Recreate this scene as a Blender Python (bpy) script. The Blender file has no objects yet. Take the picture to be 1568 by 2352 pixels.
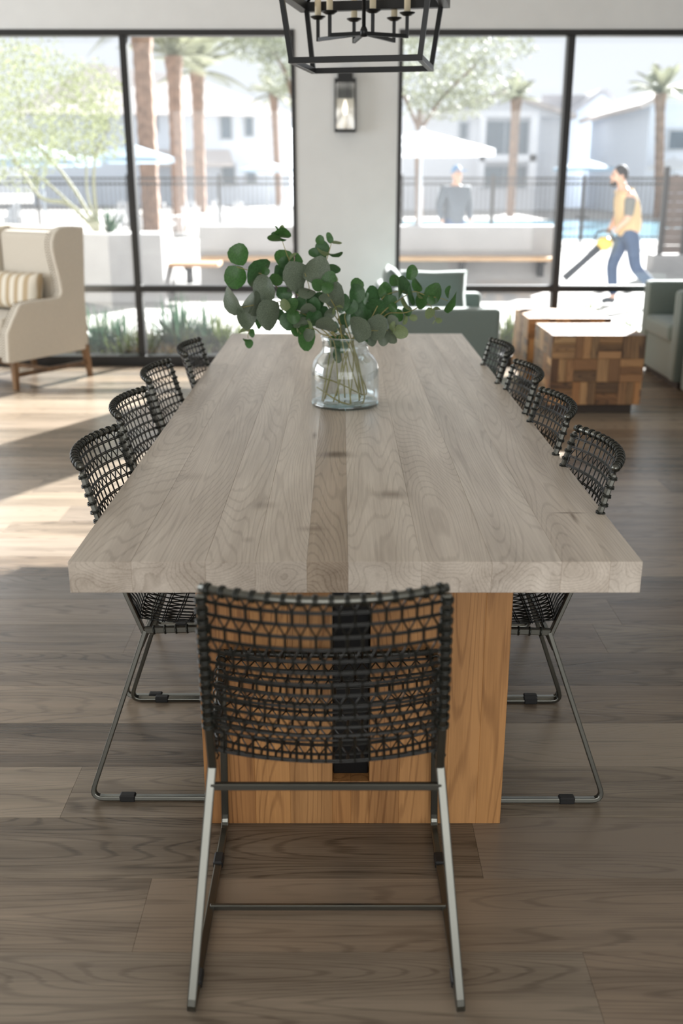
import bpy, bmesh, math, random
from mathutils import Vector, Matrix, Euler
random.seed(7)
PI = math.pi
scene = bpy.context.scene
COL = scene.collection

# ------------------------------------------------------------------ camera
F, HZ, CH = 2287.0, 418.0, 1.5
PITCH = math.atan((1176 - HZ) / F)
cam_d = bpy.data.cameras.new('camera'); cam = bpy.data.objects.new('camera', cam_d); COL.objects.link(cam)
cam.location = (0, 0, CH); cam.rotation_euler = (PI/2 - PITCH, 0, 0)
cam_d.sensor_fit = 'VERTICAL'; cam_d.sensor_height = 36; cam_d.lens = F / 2352 * 36
cam_d.clip_start = .05; cam_d.clip_end = 400
cam_d.dof.use_dof = True; cam_d.dof.focus_distance = 2.6; cam_d.dof.aperture_fstop = 2.4
scene.camera = cam

# ------------------------------------------------------------------ world, sun, daylight
w = bpy.data.worlds.new('sky'); scene.world = w; w.use_nodes = True
bg = w.node_tree.nodes['Background']; bg.inputs[0].default_value = (.74, .77, .81, 1); bg.inputs[1].default_value = 1.0
sd = bpy.data.lights.new('sun_offscreen', 'SUN'); sd.energy = 29; sd.angle = .012; sd.color = (1, .985, .96)
so = bpy.data.objects.new('sun_offscreen', sd); COL.objects.link(so)
so.rotation_euler = Vector((-.555, -1, -.518)).to_track_quat('-Z', 'Y').to_euler()
so.location = (6, 16, 9)
def area(name, loc, target, sx, sy, power, col):
    d = bpy.data.lights.new(name, 'AREA'); d.shape = 'RECTANGLE'; d.size = sx; d.size_y = sy; d.energy = power; d.color = col
    o = bpy.data.objects.new(name, d); COL.objects.link(o); o.location = loc
    o.rotation_euler = (Vector(target) - Vector(loc)).to_track_quat('-Z', 'Y').to_euler()
    return o
area('window_rear_offscreen', (.3, -4.9, 1.5), (.3, 4, 1.5), 7.6, 2.8, 180, (1, .99, .97))
area('window_left_offscreen', (-5.9, 4.6, 1.7), (0, 4.2, 1.1), 4.2, 2.3, 140, (.9, .95, 1))

vs = scene.view_settings
vs.view_transform = 'Standard'; vs.look = 'None'; vs.gamma = 1; vs.use_curve_mapping = False; vs.exposure = 0.3

# ------------------------------------------------------------------ pixel helpers (photo frame 1568 x 2352)
def ray(px, py):
    cx, cy = (px - 784) / F, (1176 - py) / F
    c, s = math.cos(PITCH), math.sin(PITCH)
    return Vector((cx, c + cy * s, -s + cy * c))
CAM = Vector((0, 0, CH))
def at_z(px, py, z=0.0):
    r = ray(px, py); return CAM + r * ((z - CH) / r.z)
def at_y(px, py, Y):
    r = ray(px, py); return CAM + r * (Y / r.y)
def at_plane(px, py, p, n):
    r = ray(px, py); return CAM + r * ((Vector(p) - CAM).dot(Vector(n)) / r.dot(Vector(n)))

# ------------------------------------------------------------------ mesh builder
class MB:
    def __init__(s): s.v = []; s.f = []
    def add(s, vs, fs):
        o = len(s.v); s.v += [tuple(v) for v in vs]; s.f += [tuple(i + o for i in f) for f in fs]; return s
    def box(s, x0, x1, y0, y1, z0, z1, M=None):
        vs = [Vector((x, y, z)) for z in (z0, z1) for y in (y0, y1) for x in (x0, x1)]
        if M is not None: vs = [M @ v for v in vs]
        return s.add(vs, [(0,2,3,1),(4,5,7,6),(0,1,5,4),(2,6,7,3),(0,4,6,2),(1,3,7,5)])
    def tube(s, pts, r, n=6, caps=True, flat=None):
        """sweep a circle (or, with flat=(w,h), a rectangle) along pts"""
        pts = [Vector(p) for p in pts]; m = len(pts)
        rs = r if isinstance(r, (list, tuple)) else [r] * m
        tan = []
        for i in range(m):
            a = pts[max(i - 1, 0)]; b = pts[min(i + 1, m - 1)]; t = (b - a)
            tan.append(t.normalized() if t.length > 1e-9 else Vector((0, 0, 1)))
        ref = Vector((0, 0, 1)) if abs(tan[0].z) < .9 else Vector((1, 0, 0))
        u = tan[0].cross(ref).normalized(); vs = []; fs = []
        for i in range(m):
            if i:
                u = (u - tan[i] * u.dot(tan[i]))
                u = u.normalized() if u.length > 1e-9 else tan[i].orthogonal().normalized()
            w_ = tan[i].cross(u)
            if flat:
                k = 4
                for (a, b) in ((-1,-1),(1,-1),(1,1),(-1,1)): vs.append(pts[i] + u * a * flat[0] / 2 + w_ * b * flat[1] / 2)
            else:
                k = n
                for j in range(n):
                    an = 2 * PI * j / n; vs.append(pts[i] + (u * math.cos(an) + w_ * math.sin(an)) * rs[i])
        for i in range(m - 1):
            for j in range(k):
                a = i * k + j; b = i * k + (j + 1) % k; fs.append((a, b, b + k, a + k))
        if caps: fs.append(tuple(range(k - 1, -1, -1))); fs.append(tuple((m - 1) * k + j for j in range(k)))
        return s.add(vs, fs)
    def lathe(s, prof, n=24, c=(0, 0, 0)):
        vs = []; fs = []; m = len(prof)
        for (r, z) in prof:
            for j in range(n):
                a = 2 * PI * j / n; vs.append((c[0] + r * math.cos(a), c[1] + r * math.sin(a), c[2] + z))
        for i in range(m - 1):
            for j in range(n):
                a = i * n + j; b = i * n + (j + 1) % n; fs.append((a, b, b + n, a + n))
        if prof[0][0] > 1e-6: fs.append(tuple(range(n - 1, -1, -1)))
        if prof[-1][0] > 1e-6: fs.append(tuple((m - 1) * n + j for j in range(n)))
        return s.add(vs, fs)
    def ring(s, c, axis, R, r, n=10, k=5):
        axis = Vector(axis).normalized(); u = axis.orthogonal().normalized(); v = axis.cross(u); c = Vector(c)
        vs = []; fs = []
        for i in range(n):
            a = 2 * PI * i / n; d = u * math.cos(a) + v * math.sin(a)
            for j in range(k):
                b = 2 * PI * j / k; vs.append(c + d * (R + r * math.cos(b)) + axis * r * math.sin(b))
        for i in range(n):
            for j in range(k):
                fs.append((i*k+j, ((i+1)%n)*k+j, ((i+1)%n)*k+(j+1)%k, i*k+(j+1)%k))
        return s.add(vs, fs)
    def prism(s, poly, d, fn):
        """poly: list of (a,b); fn(a,b,t)->xyz ; extruded t from d[0] to d[1]"""
        n = len(poly); vs = [fn(a, b, d[0]) for a, b in poly] + [fn(a, b, d[1]) for a, b in poly]
        fs = [tuple(range(n - 1, -1, -1)), tuple(range(n, 2 * n))] + [(i, (i + 1) % n, (i + 1) % n + n, i + n) for i in range(n)]
        return s.add(vs, fs)
    def ball(s, c, r, n=10, m=7, M=None):
        rx, ry, rz = r if isinstance(r, (tuple, list)) else (r, r, r)
        vs = []; fs = []
        for i in range(m + 1):
            t = PI * i / m
            for j in range(n):
                a = 2 * PI * j / n
                p = Vector((rx * math.sin(t) * math.cos(a), ry * math.sin(t) * math.sin(a), rz * math.cos(t)))
                if M is not None: p = M @ p
                vs.append(Vector(c) + p)
        for i in range(m):
            for j in range(n):
                fs.append((i*n+j, (i+1)*n+j, (i+1)*n+(j+1)%n, i*n+(j+1)%n))
        return s.add(vs, fs)
    def grid(s, fn, nu, nv):
        vs = [fn(i / nu, j / nv) for j in range(nv + 1) for i in range(nu + 1)]
        fs = [(j*(nu+1)+i, j*(nu+1)+i+1, (j+1)*(nu+1)+i+1, (j+1)*(nu+1)+i) for j in range(nv) for i in range(nu)]
        return s.add(vs, fs)
    def mesh(s, name, smooth=False, bevel=0, segs=2, weld=False, subsurf=0):
        me = bpy.data.meshes.new(name); me.from_pydata(s.v, [], s.f)
        bm = bmesh.new(); bm.from_mesh(me)
        if weld: bmesh.ops.remove_doubles(bm, verts=bm.verts, dist=1e-5)
        bmesh.ops.recalc_face_normals(bm, faces=bm.faces)
        if bevel:
            es = [e for e in bm.edges if len(e.link_faces) == 2 and e.calc_face_angle(0) > .5]
            bmesh.ops.bevel(bm, geom=es, offset=bevel, segments=segs, affect='EDGES', profile=.5, clamp_overlap=True)
        bm.to_mesh(me); bm.free()
        if smooth:
            for p in me.polygons: p.use_smooth = True
        return me
    def build(s, name, mat, parent=None, loc=(0,0,0), **k):
        return obj(name, s.mesh(name, **k), mat, parent, loc)

def obj(name, me, mat=None, parent=None, loc=(0,0,0), rot=None):
    o = bpy.data.objects.new(name, me); COL.objects.link(o)
    if mat is not None and me is not None and not me.materials: me.materials.append(mat)
    o.parent = parent; o.location = loc
    if rot is not None: o.rotation_euler = rot
    return o
def thing(name, label, cat, loc=(0,0,0), rz=0, group=None):
    o = bpy.data.objects.new(name, None); COL.objects.link(o); o.empty_display_size = .1
    o.location = loc; o.rotation_euler = (0, 0, rz)
    return tag(o, label, cat, group)
def tag(o, label, cat, group=None):
    o['label'] = label; o['category'] = cat
    if group: o['group'] = group
    return o
def struct(o, label=None):
    o['kind'] = 'structure'
    if label: o['label'] = label
    return o
def stuff(o): o['kind'] = 'stuff'; return o
def copy_tree(o, parent=None, loc=None, rz=None, label=None):
    c = o.copy(); COL.objects.link(c); c.parent = parent
    if loc is not None: c.location = loc
    if rz is not None: c.rotation_euler = (0, 0, rz)
    if label: c['label'] = label
    for ch in list(KIDS.get(o.name, [])) or [x for x in bpy.data.objects if x.parent == o]: copy_tree(ch, c)
    return c
KIDS = {}
def cr(pts, k=6):
    """Catmull-Rom through pts"""
    pts = [Vector(p) for p in pts]; out = []
    P = [pts[0] * 2 - pts[1]] + pts + [pts[-1] * 2 - pts[-2]]
    for i in range(1, len(P) - 2):
        a, b, c, d = P[i-1:i+3]
        for j in range(k):
            t = j / k; out.append(.5 * ((2*b) + (c-a)*t + (2*a-5*b+4*c-d)*t*t + (3*b-a-3*c+d)*t**3))
    out.append(pts[-1]); return out

# ------------------------------------------------------------------ materials
def lin(r, g, b):
    f = lambda c: (c/255/12.92) if c/255 <= .04045 else ((c/255 + .055)/1.055)**2.4
    return (f(r), f(g), f(b), 1)
def nt(name):
    m = bpy.data.materials.new(name); m.use_nodes = True; t = m.node_tree
    return m, t, t.nodes['Principled BSDF']
def node(t, typ, **k):
    n = t.nodes.new(typ)
    for a, b in k.items():
        if a.startswith('i_'):
            key = a[2:]; n.inputs[int(key) if key.isdigit() else key.replace('_', ' ')].default_value = b
        else: setattr(n, a, b)
    return n
def plain(name, col, rough=.6, metal=0, var=.08, scale=6, bump=0, bscale=60, sheen=0, spec=.5, trans=0):
    m, t, p = nt(name); L = t.links.new
    tc = node(t, 'ShaderNodeTexCoord'); n = node(t, 'ShaderNodeTexNoise', i_Scale=scale, i_Detail=4.0)
    L(tc.outputs['Object'], n.inputs['Vector'])
    r = node(t, 'ShaderNodeValToRGB'); c = col if len(col) == 4 else (*col, 1)
    r.color_ramp.elements[0].color = tuple(x * (1 - var) for x in c[:3]) + (1,)
    r.color_ramp.elements[1].color = tuple(min(1, x * (1 + var)) for x in c[:3]) + (1,)
    r.color_ramp.elements[0].position = .3; r.color_ramp.elements[1].position = .7
    L(n.outputs[0], r.inputs[0]); L(r.outputs[0], p.inputs['Base Color'])
    p.inputs['Roughness'].default_value = rough; p.inputs['Metallic'].default_value = metal
    p.inputs['Specular IOR Level'].default_value = spec
    if sheen: p.inputs['Sheen Weight'].default_value = sheen
    if bump:
        n2 = node(t, 'ShaderNodeTexNoise', i_Scale=bscale, i_Detail=3.0); L(tc.outputs['Object'], n2.inputs['Vector'])
        b = node(t, 'ShaderNodeBump', i_Strength=bump, i_Distance=.01); L(n2.outputs[0], b.inputs['Height']); L(b.outputs[0], p.inputs['Normal'])
    if trans:
        tr = node(t, 'ShaderNodeBsdfTranslucent'); L(r.outputs[0], tr.inputs[0])
        mx = node(t, 'ShaderNodeMixShader', i_Fac=trans); out = t.nodes['Material Output']
        L(p.outputs[0], mx.inputs[1]); L(tr.outputs[0], mx.inputs[2]); L(mx.outputs[0], out.inputs[0])
    return m
def wood(name, dark, light, axis='X', rough=.5, tint=.35, ring=26, scale=1.0, lines=.55, knots=None, pal=None, bump=.12, spec=.5, vshift=.25, wash=None):
    """grain along a local axis; each board gets its own offset and tint"""
    m, t, p = nt(name); L = t.links.new
    tc = node(t, 'ShaderNodeTexCoord'); oi = node(t, 'ShaderNodeObjectInfo')
    off = node(t, 'ShaderNodeVectorMath', operation='SCALE', i_0=(37.0, 23.0, 51.0)); L(oi.outputs['Random'], off.inputs['Scale'])
    ad = node(t, 'ShaderNodeVectorMath', operation='ADD'); L(tc.outputs['Object'], ad.inputs[0]); L(off.outputs[0], ad.inputs[1])
    long_, wide = .55 * scale, 5.5 * scale
    def mp(a, b):
        sc = {'X': (a, b, b), 'Y': (b, a, b), 'Z': (b, b, a)}[axis]
        q = node(t, 'ShaderNodeMapping'); q.inputs['Scale'].default_value = sc; L(ad.outputs[0], q.inputs['Vector']); return q
    n1 = node(t, 'ShaderNodeTexNoise', i_Scale=1.0, i_Detail=1.2, i_Roughness=.35); L(mp(long_, wide).outputs[0], n1.inputs['Vector'])
    mu = node(t, 'ShaderNodeMath', operation='MULTIPLY', i_1=float(ring * 6)); L(n1.outputs[0], mu.inputs[0])
    n2 = node(t, 'ShaderNodeTexNoise', i_Scale=1.0, i_Detail=3.0); L(mp(3.5 * scale, 170 * scale).outputs[0], n2.inputs['Vector'])
    a2 = node(t, 'ShaderNodeMath', operation='MULTIPLY_ADD', i_1=2.4); L(n2.outputs[0], a2.inputs[0]); L(mu.outputs[0], a2.inputs[2])
    sn = node(t, 'ShaderNodeMath', operation='SINE'); L(a2.outputs[0], sn.inputs[0])
    rr = node(t, 'ShaderNodeMapRange', i_1=.5, i_2=1.0, i_3=0.0, i_4=lines); L(sn.outputs[0], rr.inputs[0])
    n3 = node(t, 'ShaderNodeTexNoise', i_Scale=1.0, i_Detail=5.0, i_Roughness=.6); L(mp(.9 * scale, 9 * scale).outputs[0], n3.inputs['Vector'])
    # value = broad streaks + fibres - ring lines
    fib = node(t, 'ShaderNodeMath', operation='MULTIPLY_ADD', i_1=.35); L(n2.outputs[0], fib.inputs[0]); L(n3.outputs[0], fib.inputs[2])
    val = node(t, 'ShaderNodeMath', operation='SUBTRACT'); L(fib.outputs[0], val.inputs[0])
    half = node(t, 'ShaderNodeMath', operation='MULTIPLY', i_1=.45); L(rr.outputs[0], half.inputs[0]); L(half.outputs[0], val.inputs[1])
    rs = node(t, 'ShaderNodeMath', operation='MULTIPLY_ADD', i_1=vshift * 2, i_2=-vshift); L(oi.outputs['Random'], rs.inputs[0])
    v2 = node(t, 'ShaderNodeMath', operation='ADD'); L(val.outputs[0], v2.inputs[0]); L(rs.outputs[0], v2.inputs[1])
    cr_ = node(t, 'ShaderNodeValToRGB'); e = cr_.color_ramp.elements
    e[0].position = .22; e[0].color = dark; e[1].position = .88; e[1].color = light
    L(v2.outputs[0], cr_.inputs[0])
    colr = cr_.outputs[0]
    if pal:      # board-to-board hue
        h = node(t, 'ShaderNodeMath', operation='FRACT'); h0 = node(t, 'ShaderNodeMath', operation='MULTIPLY', i_1=7.31)
        L(oi.outputs['Random'], h0.inputs[0]); L(h0.outputs[0], h.inputs[0])
        pr = node(t, 'ShaderNodeValToRGB'); pr.color_ramp.interpolation = 'LINEAR'
        while len(pr.color_ramp.elements) < len(pal): pr.color_ramp.elements.new(.5)
        for i, c in enumerate(pal): pr.color_ramp.elements[i].position = i / (len(pal) - 1); pr.color_ramp.elements[i].color = c
        L(h.outputs[0], pr.inputs[0])
        mx = node(t, 'ShaderNodeMix', data_type='RGBA', blend_type='MULTIPLY'); mx.inputs[0].default_value = tint
        L(colr, mx.inputs[6]); L(pr.outputs[0], mx.inputs[7]); colr = mx.outputs[2]
    if knots:
        ref, lst = knots
        tk = node(t, 'ShaderNodeTexCoord', object=ref); acc = None
        nz = node(t, 'ShaderNodeTexNoise', i_Scale=9.0, i_Detail=2.0); L(tk.outputs['Object'], nz.inputs['Vector'])
        for (kx, ky, rx, ry, st) in lst:
            q = node(t, 'ShaderNodeMapping'); q.inputs['Location'].default_value = (-kx / rx, -ky / ry, 0); q.inputs['Scale'].default_value = (1 / rx, 1 / ry, 0)
            L(tk.outputs['Object'], q.inputs['Vector'])
            ln = node(t, 'ShaderNodeVectorMath', operation='LENGTH'); L(q.outputs[0], ln.inputs[0])
            wob = node(t, 'ShaderNodeMath', operation='MULTIPLY_ADD', i_1=1.2); L(nz.outputs[0], wob.inputs[0]); L(ln.outputs['Value'], wob.inputs[2])
            mr = node(t, 'ShaderNodeMapRange', interpolation_type='SMOOTHSTEP', i_1=.5, i_2=1.7, i_3=st, i_4=0.0); L(wob.outputs[0], mr.inputs[0])
            if acc is None: acc = mr.outputs[0]
            else:
                ax = node(t, 'ShaderNodeMath', operation='MAXIMUM'); L(acc, ax.inputs[0]); L(mr.outputs[0], ax.inputs[1]); acc = ax.outputs[0]
        mx = node(t, 'ShaderNodeMix', data_type='RGBA', blend_type='MULTIPLY'); L(acc, mx.inputs[0]); L(colr, mx.inputs[6]); mx.inputs[7].default_value = (.26, .19, .13, 1); colr = mx.outputs[2]
    L(colr, p.inputs['Base Color']); p.inputs['Roughness'].default_value = rough; p.inputs['Specular IOR Level'].default_value = spec
    b = node(t, 'ShaderNodeBump', i_Strength=bump, i_Distance=.004, invert=True); L(rr.outputs[0], b.inputs['Height']); L(b.outputs[0], p.inputs['Normal'])
    return m
def glass(name, tint=(1, 1, 1, 1), refl=.08, haze=0.0, edge=.0, rough=.02):
    m, t, p = nt(name); L = t.links.new; t.nodes.remove(p); out = t.nodes['Material Output']
    tr = node(t, 'ShaderNodeBsdfTransparent'); tr.inputs[0].default_value = tint
    gl = node(t, 'ShaderNodeBsdfGlossy', i_Roughness=rough); gl.inputs[0].default_value = (1, 1, 1, 1)
    lw = node(t, 'ShaderNodeLayerWeight', i_Blend=.35)
    mr = node(t, 'ShaderNodeMapRange', i_1=0.0, i_2=1.0, i_3=refl, i_4=min(1, refl + edge + .25)); L(lw.outputs['Facing'], mr.inputs[0])
    mx = node(t, 'ShaderNodeMixShader'); L(mr.outputs[0], mx.inputs[0]); L(tr.outputs[0], mx.inputs[1]); L(gl.outputs[0], mx.inputs[2])
    last = mx
    if haze:
        tl = node(t, 'ShaderNodeBsdfTranslucent'); tl.inputs[0].default_value = (.9, .94, 1, 1)
        m2 = node(t, 'ShaderNodeMixShader', i_Fac=haze); L(last.outputs[0], m2.inputs[1]); L(tl.outputs[0], m2.inputs[2]); last = m2
    L(last.outputs[0], out.inputs[0]); return m
def emit(name, col, s):
    m, t, p = nt(name); p.inputs['Base Color'].default_value = col; p.inputs['Emission Color'].default_value = col; p.inputs['Emission Strength'].default_value = s
    return m
M = {}
M['wall'] = plain('wall_paint', lin(218, 220, 220), .85, var=.02, bump=.05, bscale=120)
M['ceil'] = plain('ceiling_paint', lin(236, 234, 228), .9, var=.02)
M['frame'] = plain('window_frame_bronze', lin(24, 23, 22), .4, .1, var=.05)
M['glass'] = glass('window_glass', (.985, .995, 1, 1), .02, haze=.005)
M['floor_base'] = plain('subfloor', lin(70, 62, 54), .8)
M['floor'] = wood('floor_oak', lin(60, 52, 44), lin(154, 142, 128), 'X', rough=.27, ring=30, scale=1.3, tint=.8, vshift=.24, lines=.34, spec=.55,
                  pal=[lin(205, 200, 196), lin(250, 240, 228), lin(190, 186, 186), lin(255, 250, 240), lin(215, 200, 186)])
M['ped'] = wood('pedestal_oak', lin(118, 82, 46), lin(186, 144, 96), 'Z', rough=.5, ring=20, scale=1.4, tint=.7, vshift=.16, lines=.5,
                pal=[lin(240, 222, 200), lin(255, 235, 205), lin(225, 195, 160), lin(255, 250, 240)])
M['black'] = plain('black_steel', lin(16, 16, 17), .38, .5, var=.1)
M['chair_metal'] = plain('bronze_grey_metal', (.15, .15, .132, 1), .29, .95, var=.08)
M['rattan'] = plain('black_green_rattan', lin(19, 20, 16), .32, 0, var=.25, scale=40)
M['knot'] = plain('rattan_wrap', lin(36, 37, 31), .26, .2, var=.2, scale=40)
M['rubber'] = plain('black_rubber', lin(18, 18, 18), .6)
M['lantern'] = plain('blackened_iron', lin(24, 25, 25), .4, .35, var=.1)
M['candle'] = plain('candle_sleeve', lin(232, 218, 186), .55, var=.05)
M['bulb'] = emit('warm_bulb', (1, .78, .5, 1), 2.5)
M['leafA'] = plain('eucalyptus_grey_green', lin(98, 110, 92), .5, var=.38, scale=34, trans=.12)
M['leafB'] = plain('eucalyptus_green', lin(66, 106, 54), .42, var=.25, scale=14, trans=.3)
M['leafC'] = plain('eucalyptus_deep_green', lin(60, 96, 56), .45, var=.25, scale=14, trans=.15)
M['leafD'] = plain('eucalyptus_pale_tip', lin(126, 142, 98), .5, var=.2, scale=18, trans=.3)
M['stem'] = plain('eucalyptus_stem', lin(146, 138, 84), .55, var=.15, scale=30)
M['vase'] = glass('vase_glass', (.95, .98, .99, 1), .025, edge=.25)
M['vase_base'] = glass('vase_base_glass', (.62, .80, .84, 1), .12, edge=.4)
M['linen'] = plain('cream_linen', lin(196, 188, 174), .9, var=.05, scale=90, bump=.15, bscale=300, sheen=.2)
M['nail'] = plain('antique_nailhead', lin(120, 100, 70), .4, .7)
M['leg'] = wood('brown_leg_wood', lin(66, 47, 30), lin(126, 94, 62), 'Z', rough=.45, ring=16, bump=.05)
M['legx'] = wood('brown_rail_wood', lin(66, 47, 30), lin(126, 94, 62), 'X', rough=.45, ring=16, bump=.05)
M['sofa'] = plain('grey_green_upholstery', lin(104, 118, 114), .85, var=.1, scale=160, bump=.12, bscale=300, sheen=.3)
M['sofa_l'] = plain('pale_grey_upholstery', lin(170, 174, 170), .85, var=.08, scale=160, bump=.12, bscale=300, sheen=.3)
M['piping'] = plain('grey_piping', lin(150, 160, 156), .8)
M['tile'] = wood('reclaimed_tile_wood', lin(64, 48, 33), lin(186, 156, 118), 'X', rough=.5, ring=22, scale=2.0, tint=.85, vshift=.30, lines=.5, bump=.2,
                 pal=[lin(255, 235, 205), lin(170, 130, 95), lin(245, 225, 200), lin(120, 95, 75), lin(225, 180, 130), lin(255, 245, 225)])
M['concrete'] = plain('smooth_concrete', lin(156, 154, 153), .85, var=.08, scale=2.5, bump=.05)
M['paving'] = plain('pale_paving', lin(160, 157, 153), .9, var=.05, scale=1.5)
M['soil'] = plain('gravel_bed', lin(124, 102, 84), .95, var=.3, scale=30, bump=.6, bscale=80)
M['bench'] = wood('bench_timber', lin(150, 112, 78), lin(206, 170, 130), 'X', rough=.6, ring=12)
# ================================================================== THE ROOM
XL, XR, YB, YW, ZC = -6.0, 4.4, -5.0, 8.63, 3.3
# floor: base slab and 9 inch planks running across
PWD, PLN, Y0 = .2277, 1.628, 1.8831
fl = struct(MB().box(XL, XR, YB, YW, -.06, -.012).build('floor', M['floor_base']), 'grey brown oak plank floor')
full = MB().box(-PLN/2, PLN/2, -PWD/2, PWD/2, -.012, 0).mesh('floor_plank'); full.materials.append(M['floor'])
seams = {0: .322, -1: -.43, 1: -.70, 5: .895}
rng = random.Random(11)
cut_meshes = {}
for r in range(-13, 30):
    ya = Y0 + r * PWD; yb = ya + PWD
    if yb > YW: break
    s0 = seams.get(r, rng.uniform(0, PLN)); s0 = s0 - math.ceil((s0 - XL) / PLN) * PLN
    x = s0
    while x < XR - 1e-4:
        a, b = max(x, XL), min(x + PLN, XR); x += PLN
        if b - a < .02: continue
        if b - a > PLN - 1e-4: me = full
        else:
            k = round(b - a, 3)
            if k not in cut_meshes:
                cut_meshes[k] = MB().box(-(b-a)/2, (b-a)/2, -PWD/2, PWD/2, -.012, 0).mesh('floor_plank'); cut_meshes[k].materials.append(M['floor'])
            me = cut_meshes[k]
        g = .0007
        o = obj('floor_plank', me, None, fl, ((a + b) / 2, (ya + yb) / 2, 0))
        o.scale = (1 - g / (b - a), 1 - g / PWD, 1)
last = Y0 + 29 * PWD + PWD
if last < YW + .3: MB().box(XL, XR, min(last, YW - .02) - .0 if last < YW else YW - .02, YW, -.012, -.0005).build('floor_edge_strip', M['floor_base'], fl)
mb = MB(); y = Y0 - 13 * PWD
while y - PWD > YB:
    x = XL - rng.uniform(0, PLN)
    while x < XR:
        a, b = max(x, XL), min(x + PLN, XR)
        if b - a > .02: mb.box(a + .001, b - .001, y - PWD + .001, y - .001, -.012, 0)
        x += PLN
    y -= PWD
stuff(mb.build('floor_plank_remainder', M['floor'], fl))
struct(MB().box(XL - .2, XR + .2, YB - .2, YW + .25, ZC, ZC + .15).build('ceiling', M['ceil']), 'white painted ceiling')

# window wall: header, column between the windows, right pier
WX = dict(l0=-5.2, l1=-.37, r0=.455, r1=3.10)
ZT = 2.64
wall = struct(MB().box(XL, XR, YW, YW + .22, ZT, ZC).build('wall_front', M['wall']), 'white wall above and between the tall windows')
MB().box(WX['l1'], WX['r0'], YW, YW + .22, -.012, ZT).build('column', M['wall'], wall)
MB().box(WX['r1'], XR, YW, YW + .22, -.012, ZT).build('pier', M['wall'], wall)
MB().box(XL, WX['l0'], YW, YW + .22, -.012, ZT).build('pier', M['wall'], wall)
# side and rear walls with wide daylight openings
struct(MB().box(XR, XR + .2, YB, YW + .22, -.06, ZC).build('wall_right', M['wall']), 'plain white side wall')
wl = struct(MB().box(XL - .2, XL, YB, YW + .22, -.06, .5).box(XL - .2, XL, YB, YW + .22, 2.9, ZC).box(XL - .2, XL, YB, 2.4, .5, 2.9).box(XL - .2, XL, 6.8, YW + .22, .5, 2.9).build('wall_left', M['wall']), 'white side wall with a wide window')
wb = struct(MB().box(XL, XR, YB - .2, YB, -.06, .08).box(XL, XR, YB - .2, YB, 2.95, ZC).box(XL, -3.6, YB - .2, YB, .08, 2.95).box(4.2, XR, YB - .2, YB, .08, 2.95).build('wall_back', M['wall']), 'white rear wall with a wide window')

def window(name, x0, x1, mull, label):
    fw, d0, d1 = .034, YW - .012, YW + .10
    fr = MB()
    o = struct(bpy.data.objects.new(name, None), label); COL.objects.link(o)
    def bar(n, *a): MB().box(*a).build(n, M['frame'], o, bevel=.003, segs=1)
    bar('frame_head', x0, x1, d0, d1, ZT - .045, ZT)
    bar('frame_sill', x0, x1, d0 - .05, d1, -.012, .075)
    bar('frame_jamb', x0, x0 + fw, d0, d1, .075, ZT - .045); bar('frame_jamb', x1 - fw, x1, d0, d1, .075, ZT - .045)
    edges = [x0 + fw]
    for m in mull:
        bar('mullion', m - .028, m + .028, d0, d1, .075, ZT - .045); edges += [m - .028, m + .028]
    edges.append(x1 - fw)
    for i in range(0, len(edges), 2):
        bar('transom', edges[i], edges[i+1], d0, d1, .612, .664)
        for z0, z1 in ((.075, .612), (.664, ZT - .045)):
            MB().box(edges[i] - .005, edges[i+1] + .005, YW + .04, YW + .046, z0 - .005, z1 + .005).build('pane', M['glass'], o)
    return o
window('window_1', WX['l0'], WX['l1'], (-4.1, -2.93 - .4, -1.727), 'tall dark framed window beside the wingback armchair')
window('window_2', WX['r0'], WX['r1'], (1.818,), 'tall dark framed window behind the wooden cubes')

# ================================================================== DINING TABLE
TX0, TX1, TY0, TY1, TZ = -.562, .6187, 1.908, 5.15, .76
TCX = (TX0 + TX1) / 2
tb = thing('dining_table', 'long dining table of bleached oak planks on slab legs', 'table', (TCX, 3.53, 0))
kn = []
for (px, py, rx, ry, st) in ((768, 1043, .045, .035, .75), (905, 1135, .04, .035, .55), (722, 1000, .007, .04, .55), (1300, 1178, .04, .006, .75), (1315, 1185, .006, .04, .7),
                             (430, 1095, .03, .035, .25), (600, 1160, .03, .03, .3), (720, 1215, .03, .02, .4), (570, 1240, .012, .02, .3)):
    p = at_z(px, py, TZ); kn.append((p.x - TCX, p.y - 3.53, rx * 1.5, ry * 1.5, min(1, st * 1.4)))
M['top'] = wood('bleached_oak', lin(142, 129, 116), lin(212, 203, 192), 'Y', rough=.38, ring=42, tint=.6, vshift=.07, lines=.34, bump=.08, spec=.45, knots=(tb, kn), scale=1.25,
                pal=[lin(250, 246, 240), lin(255, 250, 244), lin(244, 238, 230), lin(255, 252, 248)])
M['top_mid'] = wood('bleached_oak_darker', lin(116, 100, 84), lin(188, 172, 154), 'Y', rough=.38, ring=44, tint=.4, vshift=.04, lines=.4, bump=.12, spec=.45, knots=(tb, kn), scale=1.25,
                pal=[lin(250, 246, 240), lin(255, 250, 244)])
sc = (TX1 - TX0) / (1476 - 155)
ed = [TX0 + (q - 155) * sc for q in (155, 300, 470, 585, 704, 799, 968, 1130, 1290, 1402, 1476)]
for i in range(len(ed) - 1):
    MB().box(ed[i] - TCX, ed[i+1] - TCX, TY0 - 3.53, TY1 - 3.53, TZ - .069, TZ).build('tabletop_plank', M['top_mid'] if i == 4 else M['top'], tb, bevel=.0009, segs=1)
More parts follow.
